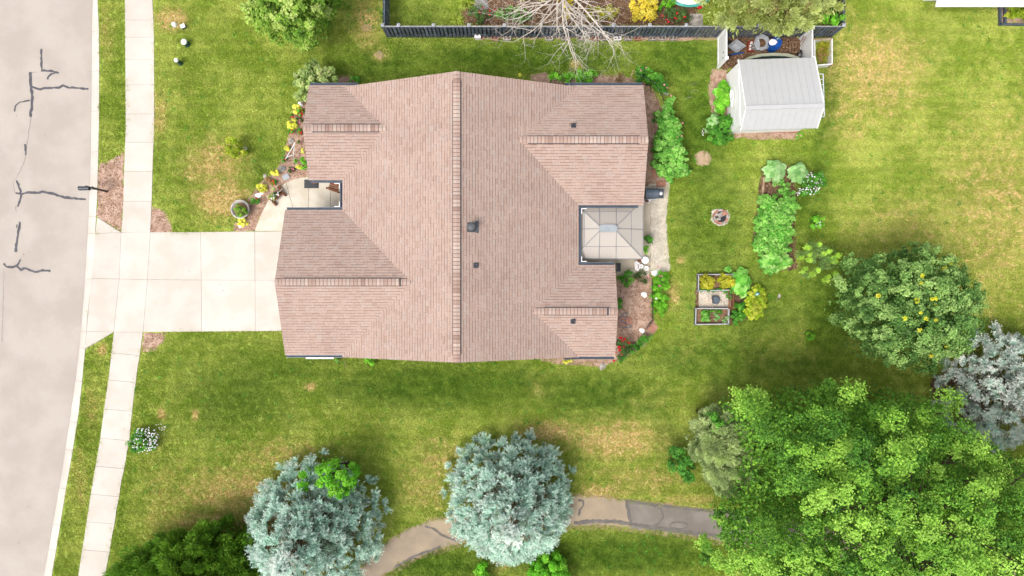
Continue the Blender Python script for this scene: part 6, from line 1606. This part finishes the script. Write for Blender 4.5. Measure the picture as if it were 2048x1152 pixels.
shrub('yellow_shrub', 'small yellow green shrub above the left bare branches', 'shrub', [(1030, -5), (1050, -20), (1100, -10), (1092, 6), (1040, 8)], 1.0, MT['lime'], clump=.28, n=50, L=.09, W=.06)
shrub('green_shrub', 'green shrub behind the fence between the yellow shrub and pool', 'shrub', [(1320, 0), (1345, -15), (1350, 10), (1335, 22), (1318, 18)], .9, MT['bright'], clump=.25, n=50, L=.09, W=.05)
shrub('green_shrub', 'green undergrowth below the left bare branches behind the fence', 'shrub', [(985, 20), (1040, 10), (1070, 25), (1060, 45), (1000, 46)], .5, MT['green'], clump=.25, n=40, L=.1, W=.04)
shrub('green_shrub', 'olive undergrowth below the right bare branches behind the fence', 'shrub', [(1170, 15), (1230, 10), (1248, 30), (1200, 44), (1165, 38)], .5, MT['gold'], clump=.25, n=30, L=.1, W=.04)
shrub('far_plant', 'leafy green plant in the edged bed in the far corner', 'plant', [(2013, 15), (2030, 6), (2060, 6), (2070, 30), (2050, 46), (2020, 44)], .8, MT['nast'], clump=.25, n=50, L=.12, W=.06)
# ------------------------------------------------------------------ trees
def tree(name, label, base, outline, ze, ztop, mat, th, tr, limbs=8, spread=2.0, lean=(0, 0), group=None, cat='tree', **kw):
    t = thing(name, label, cat, P(*base), 0, group)
    crown(t, 'crown', outline, ze, ztop, mat, **kw)
    trunk(t, orig(t), th, tr, MT['bark'], limbs, spread, lean)
    return t
tree('round_tree', 'dense bright green round tree at the top of the front lawn', (620, 62), [(494, -10), (500, 25), (510, 50), (535, 68), (560, 88), (578, 92), (600, 90), (626, 82), (646, 76), (662, 60), (674, 38), (678, 10), (690, -40), (600, -90), (510, -70)], 2.6, 5.0, MT['linden'], 4.4, .12, 9, 1.6,
     zlow=1.0, clump=.4, n=200, L=.12, W=.08, spacing=.92, up=.6, jz=.4, sub=9, under=30)
shrub('corner_shrub', 'rounded pale green shrub at the front corner of the house', 'shrub', [(590, 190), (588, 165), (598, 140), (620, 126), (640, 124), (664, 134), (680, 155), (676, 180), (660, 200), (605, 205)], 1.75, MT['hydr'], ze=1.1, clump=.3, n=85, L=.13, W=.085, jz=.35)
# big maple, lower right
mo = [(1470, 880), (1450, 830), (1455, 800), (1500, 795), (1530, 800), (1560, 790), (1590, 770), (1625, 775), (1650, 757), (1690, 760), (1720, 785), (1755, 800), (1800, 765), (1845, 780), (1885, 815), (1905, 850), (1950, 850), (1985, 880), (2030, 910), (2110, 930), (2160, 1040), (2120, 1220), (1900, 1270), (1650, 1250), (1480, 1180), (1440, 1090), (1430, 1045), (1450, 1010), (1470, 960), (1480, 920)]
t = tree('maple_tree', 'huge bright green maple filling the lower right corner', (1660, 900), mo, 4.6, 10.2, MT['maple'], 9.5, .28, 13, 5.2, (2.6, -2.2), zlow=2.0, clump=.66, n=460, L=.105, W=.072, spacing=1.05, up=.7, stretch=1.2, jz=1.0, lower=.5, fill=.05, under=230, sub=13)
for ol in ([(1412, 1035), (1432, 1008), (1462, 1015), (1470, 1045), (1440, 1058), (1425, 1062)], [(1405, 1110), (1425, 1080), (1460, 1085), (1460, 1120), (1440, 1140), (1415, 1130)], [(1620, 770), (1640, 752), (1660, 755), (1655, 785), (1630, 795)]):
    crown(t, 'outer_branch', ol, 4.4, 5.2, MT['maple'], zlow=3.6, clump=.48, n=260, L=.105, W=.072, up=.7, fill=0, sub=6)
# dark round maple
mo2 = [(x_ - max(0, x_ - 1740) * .19, y_) for x_, y_ in [(1664, 600), (1672, 570), (1690, 545), (1690, 520), (1705, 512), (1722, 525), (1735, 500), (1765, 498), (1785, 502), (1805, 490), (1842, 490), (1860, 512), (1890, 515), (1930, 545), (1945, 570), (1958, 600), (1956, 630), (1945, 665), (1925, 700), (1880, 722), (1850, 735), (1815, 728), (1770, 730), (1735, 725), (1705, 705), (1690, 670), (1668, 640)]]
t = tree('maple_tree', 'dark green rounded maple with scattered yellow leaves', (1745, 615), mo2, 2.9, 6.3, MT['maple2'], 5.8, .16, 10, 2.6, (.7, -.1), zlow=1.2, clump=.42, n=190, L=.115, W=.078, spacing=.98, up=.6, jz=.55, under=40, sub=9)
ypos = [(1898, 530), (1886, 538), (1843, 550), (1833, 566), (1866, 596), (1860, 598), (1830, 600), (1868, 612), (1904, 618), (1835, 625), (1845, 637), (1866, 640), (1930, 562), (1935, 608), (1931, 590), (1832, 659), (1884, 672), (1904, 676), (1922, 660), (1886, 690), (1872, 706), (1857, 712), (1914, 680), (1806, 636), (1898, 602), (1757, 592)]
for x_, y_ in ypos:
    z = 6.85 - 2.5 * min(1, math.hypot(x_ - 1815, y_ - 610) / 140) ** 2
    crown(t, 'yellow_spray', circ(x_, y_, random.uniform(2.2, 3.6), random.uniform(1.8, 3)), z, z + .2, MT['yleaf'], zlow=z - .2, clump=.15, n=17, L=.11, W=.07, lower=0, fill=0)

def spruce(name, label, base, r, h, mat, ntuft=430, z0=.25, seed=1, need=.1, lean=(0, 0), group=None):
    """tufted branch ends, each a fan of short needled twigs, spiralling up a straight stem"""
    g = np.random.default_rng(seed); b = P(*base); t = thing(name, label, 'tree', b, 0, group)
    C = []; Dv = []; T = []; wood = MB(); dC = []; dD = []
    nt_, npt, nn_ = 15, 5, 6
    for i in range(ntuft):
        f = 1 - math.sqrt(1 - (i + .5) / ntuft * .995); f = f * .9 + .1 * (i + .5) / ntuft
        top = i >= ntuft - 26
        if top: f = g.uniform(.84, 1.0)
        inner = (i % 3 == 2) and not top; z = z0 + (h - .35 - z0) * f
        R = r * (1 - f) ** .68 * g.uniform(.84, 1.06) * (g.uniform(.4, .7) if inner else 1.0) + .05
        an = i * 2.39996 + g.uniform(-.3, .3); d = np.array((math.cos(an), math.sin(an), 0)); side = np.array((-d[1], d[0], 0))
        root = np.array((b[0] + lean[0] * f, b[1] + lean[1] * f, z)); s = g.uniform(.75, 1.25)
        rr = max(0, R - .42 * s); p0 = root + d * rr + np.array((0, 0, (.12 + .35 * f) * rr * .5 + g.uniform(-.1, .1)))
        if i % 3 == 0 and rr > .4: wood.tube([root, root * .5 + p0 * .5 - np.array((0, 0, .03)), p0], [.025 + .01 * R, .02, .01], 4)
        a = g.uniform(-1.25, 1.25, nt_); el = g.uniform(.0, .75 + .5 * f, nt_); a[0] = 0; el[0] = .25
        td = d[None] * (np.cos(a) * np.cos(el))[:, None] + side[None] * (np.sin(a) * np.cos(el))[:, None] + np.array((0, 0, 1.))[None] * np.sin(el)[:, None]
        tl = g.uniform(.26, .46, nt_) * s * (.75 + .35 * np.cos(a))
        u = (np.arange(npt) + .6) / npt
        q_ = p0[None, None] + td[:, None, :] * (tl[:, None] * u[None])[..., None]
        q_ = np.repeat(q_.reshape(-1, 3), nn_, 0); tdr = np.repeat(np.repeat(td, npt, 0), nn_, 0)
        dv = unit(tdr * .7 + unit(g.normal(size=q_.shape)) * .8 + np.array((0, 0, .15)))
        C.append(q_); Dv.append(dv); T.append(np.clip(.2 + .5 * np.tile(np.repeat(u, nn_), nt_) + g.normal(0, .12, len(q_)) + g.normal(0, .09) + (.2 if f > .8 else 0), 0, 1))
        k = 12; q_ = p0[None] - d[None] * g.uniform(-.1, .55, (k, 1)) + g.normal(0, .13, (k, 3)) - np.array((0, 0, .1)); dC.append(q_); dD.append(unit(g.normal(size=(k, 3))))
    C = np.concatenate(C); Dv = np.concatenate(Dv); T = np.concatenate(T)
    co, idx = needles(C, Dv, need * g.uniform(.75, 1.25, len(C)), .034 * np.ones(len(C)))
    co[:, 2] = np.maximum(co[:, 2], .02)
    put('crown', mesh_np('crown', co - b, idx, 3, mat, T), t)
    dC = np.concatenate(dC); dD = np.concatenate(dD); co, idx = needles(dC, dD, .17, .022)
    put('dead_twigs', mesh_np('dead_twigs', co - b, idx, 3, MT['firdead'], g.random(len(dC))), t)
    wood.build('branches', MT['bark'], t)
    MB().tube([b, b + np.array((lean[0] * .3, lean[1] * .3, h * .3)), b + np.array((lean[0], lean[1], h * .97))], [.05 + .02 * r, .03 + .015 * r, .012], 8).build('trunk', MT['bark'], t)
    return t
spruce('spruce_tree', 'blue spruce standing beside the footpath with its crown across it', (1021, 983), 3.6, 6.6, MT['spruce'], 640, seed=3)
spruce('spruce_tree', 'blue spruce beside the road side hedge at the bottom edge', (645, 1037), 3.75, 7.0, MT['spruce'], 660, seed=5)
spruce('spruce_tree', 'greyish blue spruce at the right edge behind the maples', (1965, 772), 3.3, 6.0, MT['spruce2'], 450, seed=9)
# dense low conifers
tree('dwarf_pine', 'rounded olive green pine at the left flank of the big maple', (1445, 885), [(1368, 880), (1375, 850), (1395, 825), (1420, 808), (1450, 806), (1490, 830), (1510, 870), (1510, 930), (1490, 970), (1460, 990), (1432, 985), (1402, 965), (1395, 930), (1375, 910)], 1.5, 3.4, MT['olive'], 3.0, .1, 8, 1.3, zlow=.5, clump=.34, n=330, L=.12, W=.04, kind='needle', up=.45, jz=.4, spacing=.85, under=60)
shrub('sapling', 'bright green broadleaf sapling beside the olive pine', 'sapling', [(1332, 935), (1336, 900), (1350, 886), (1366, 895), (1378, 915), (1388, 940), (1395, 962), (1385, 975), (1360, 960), (1345, 945)], 1.5, MT['ivy'], ze=1.0, clump=.28, n=50, L=.12, W=.08)
shrub('sapling', 'small bright broadleaf shoot growing out of the olive pine', 'sapling', [(1412, 838), (1424, 822), (1440, 828), (1440, 850), (1425, 862), (1414, 856)], 3.4, MT['green'], ze=2.9, zlow=2.0, clump=.28, n=45, L=.12, W=.08)
shrub('broadleaf_bush', 'yellow green bush growing up through the left spruce', 'shrub', [(635, 955), (642, 928), (660, 920), (690, 930), (706, 950), (705, 980), (680, 990), (645, 985)], 3.7, MT['bright'], ze=2.9, zlow=.4, clump=.34, n=80, L=.14, W=.08)
shrub('broadleaf_bush', 'small yellow green bush at the upper left side of the left spruce', 'shrub', [(592, 958), (602, 943), (616, 948), (618, 975), (612, 990), (598, 980)], 3.0, MT['bright'], ze=2.5, zlow=.3, clump=.28, n=60, L=.12, W=.07)
shrub('broadleaf_bush', 'yellow green bush right below the path side spruce', 'shrub', [(1045, 1152), (1060, 1118), (1085, 1098), (1112, 1100), (1135, 1125), (1150, 1150), (1140, 1190), (1060, 1190)], 1.2, MT['bright'], ze=.8, clump=.3, n=80, L=.12, W=.08)
shrub('broadleaf_bush', 'narrow yellow green bush left below the path side spruce', 'shrub', [(952, 1140), (960, 1118), (972, 1122), (976, 1150), (1000, 1165), (970, 1185), (948, 1165)], .9, MT['bright'], ze=.6, clump=.25, n=70, L=.1, W=.06)
jn = [(232, 1165), (240, 1130), (262, 1100), (300, 1078), (330, 1062), (362, 1066), (385, 1060), (420, 1038), (455, 1035), (480, 1050), (510, 1038), (525, 1060), (540, 1120), (520, 1230), (380, 1260), (250, 1230)]
tree('juniper_hedge', 'dark green feathery evergreen clump at the bottom left', (395, 1120), jn, 1.3, 3.4, MT['juniper'], 2.8, .1, 12, 2.0, cat='evergreen', zlow=.4, clump=.4, n=330, L=.17, W=.045, kind='needle', up=.3, stretch=1.7, jz=.75, spacing=.95, under=60)
# conifer behind the fence
tree('conifer', 'loose yellow green conifer overhanging the fence and the clutter', (1540, 30), [(1392, 8), (1404, 38), (1420, 52), (1436, 62), (1458, 66), (1468, 74), (1490, 66), (1510, 72), (1535, 74), (1560, 72), (1590, 70), (1612, 66), (1630, 48), (1660, 40), (1682, 20), (1690, -40), (1640, -110), (1450, -110), (1390, -40)], 2.5, 5.2, MT['fir'], 4.6, .14, 10, 2.6, zlow=1.9, clump=.42, n=320, L=.14, W=.042, kind='needle', up=.35, jz=.6, spacing=.9, lower=.2, under=40)
_cf = [o for o in bpy.data.objects if o.get('label', '').startswith('loose yellow green conifer')][0]
crown(_cf, 'inner_twigs', [(1410, 10), (1450, 55), (1520, 62), (1600, 58), (1650, 25), (1640, -60), (1450, -60)], 2.6, 5.0, MT['firdead'], zlow=2.2, clump=.34, n=60, L=.15, W=.03, kind='needle', spacing=1.6, lower=.1, jz=.7)
shrub('green_shrub', 'bright green bush in the fence corner beside the conifer', 'shrub', [(1632, 45), (1648, 30), (1680, 25), (1684, 45), (1665, 54), (1640, 58)], 1.6, MT['bright'], ze=1.1, clump=.28, n=60, L=.1, W=.06)

# bare tree
MT['barewood'] = mat_noise('bleached bare wood', A(224, 214, 202, 1.5), A(204, 192, 178, 1.5), 4, 40, .15)
bt_ = thing('bare_tree', 'leafless tree with pale branches reaching over the fence', 'tree', P(1122, 22))
def limb(mb, p, d, L, r, depth, q):
    n = 6 if depth > 1 else 4; pts = [p]; rad = [r]; dd = d.copy()
    bend = q.uniform(-.12, .12)
    for i in range(n):
        dd = dd + np.array((-dd[1] * bend + q.uniform(-.2, .2), dd[0] * bend + q.uniform(-.2, .2), q.uniform(-.16, .1))); dd /= np.linalg.norm(dd)
        pts.append(pts[-1] + dd * L / n); rad.append(r * (1 - .7 * (i + 1) / n))
    mb.tube(pts, rad, 6 if depth > 2 else 4)
    if depth == 0: return
    k = {3: 6, 2: 5, 1: 3}[depth]
    for j in range(k):
        i = min(n, 1 + int(n * (j + .5) / k)); a = q.uniform(.4, 1.05) * (1 if (j + depth) % 2 else -1)
        c, s = math.cos(a), math.sin(a); base = pts[i] - pts[i - 1]; base /= np.linalg.norm(base)
        nd = np.array((base[0] * c - base[1] * s, base[0] * s + base[1] * c, base[2] + q.uniform(-.2, .12))); nd /= np.linalg.norm(nd)
        limb(mb, pts[i], nd, L * q.uniform(.3, .55), rad[i] * .68, depth - 1, q)
q = random.Random(12); b = orig(bt_)
MB().tube([b - (0, 0, .05), b + (0, 0, .5), b + (.05, 0, 1.6), b + (.1, .05, 2.9), b + (.12, .1, 3.6)], [.2, .15, .13, .1, .05], 9).build('trunk', MT['barewood'], bt_)
az = [(-3.1, 3.7), (-2.8, 4.3), (-2.5, 3.9), (-2.25, 4.2), (-1.98, 4.3), (-1.7, 4.3), (-1.4, 4.2), (-1.1, 4.2), (-.82, 4.6), (-.5, 4.4), (-.2, 3.6), (.25, 3.0), (.9, 2.6), (1.6, 2.6), (2.3, 2.6)]
for i, (a, ln) in enumerate(az):
    el = q.uniform(.1, .5); st = b + np.array((.06, .02, 1.0 + 2.2 * ((i * 7) % 5) / 5))
    mb = MB(); limb(mb, st, np.array((math.cos(a) * math.cos(el), math.sin(a) * math.cos(el), math.sin(el))), ln * q.uniform(.75, .92), .044, 3 if i < 12 else 2, q)
    mb.build('branch', MT['barewood'], bt_)
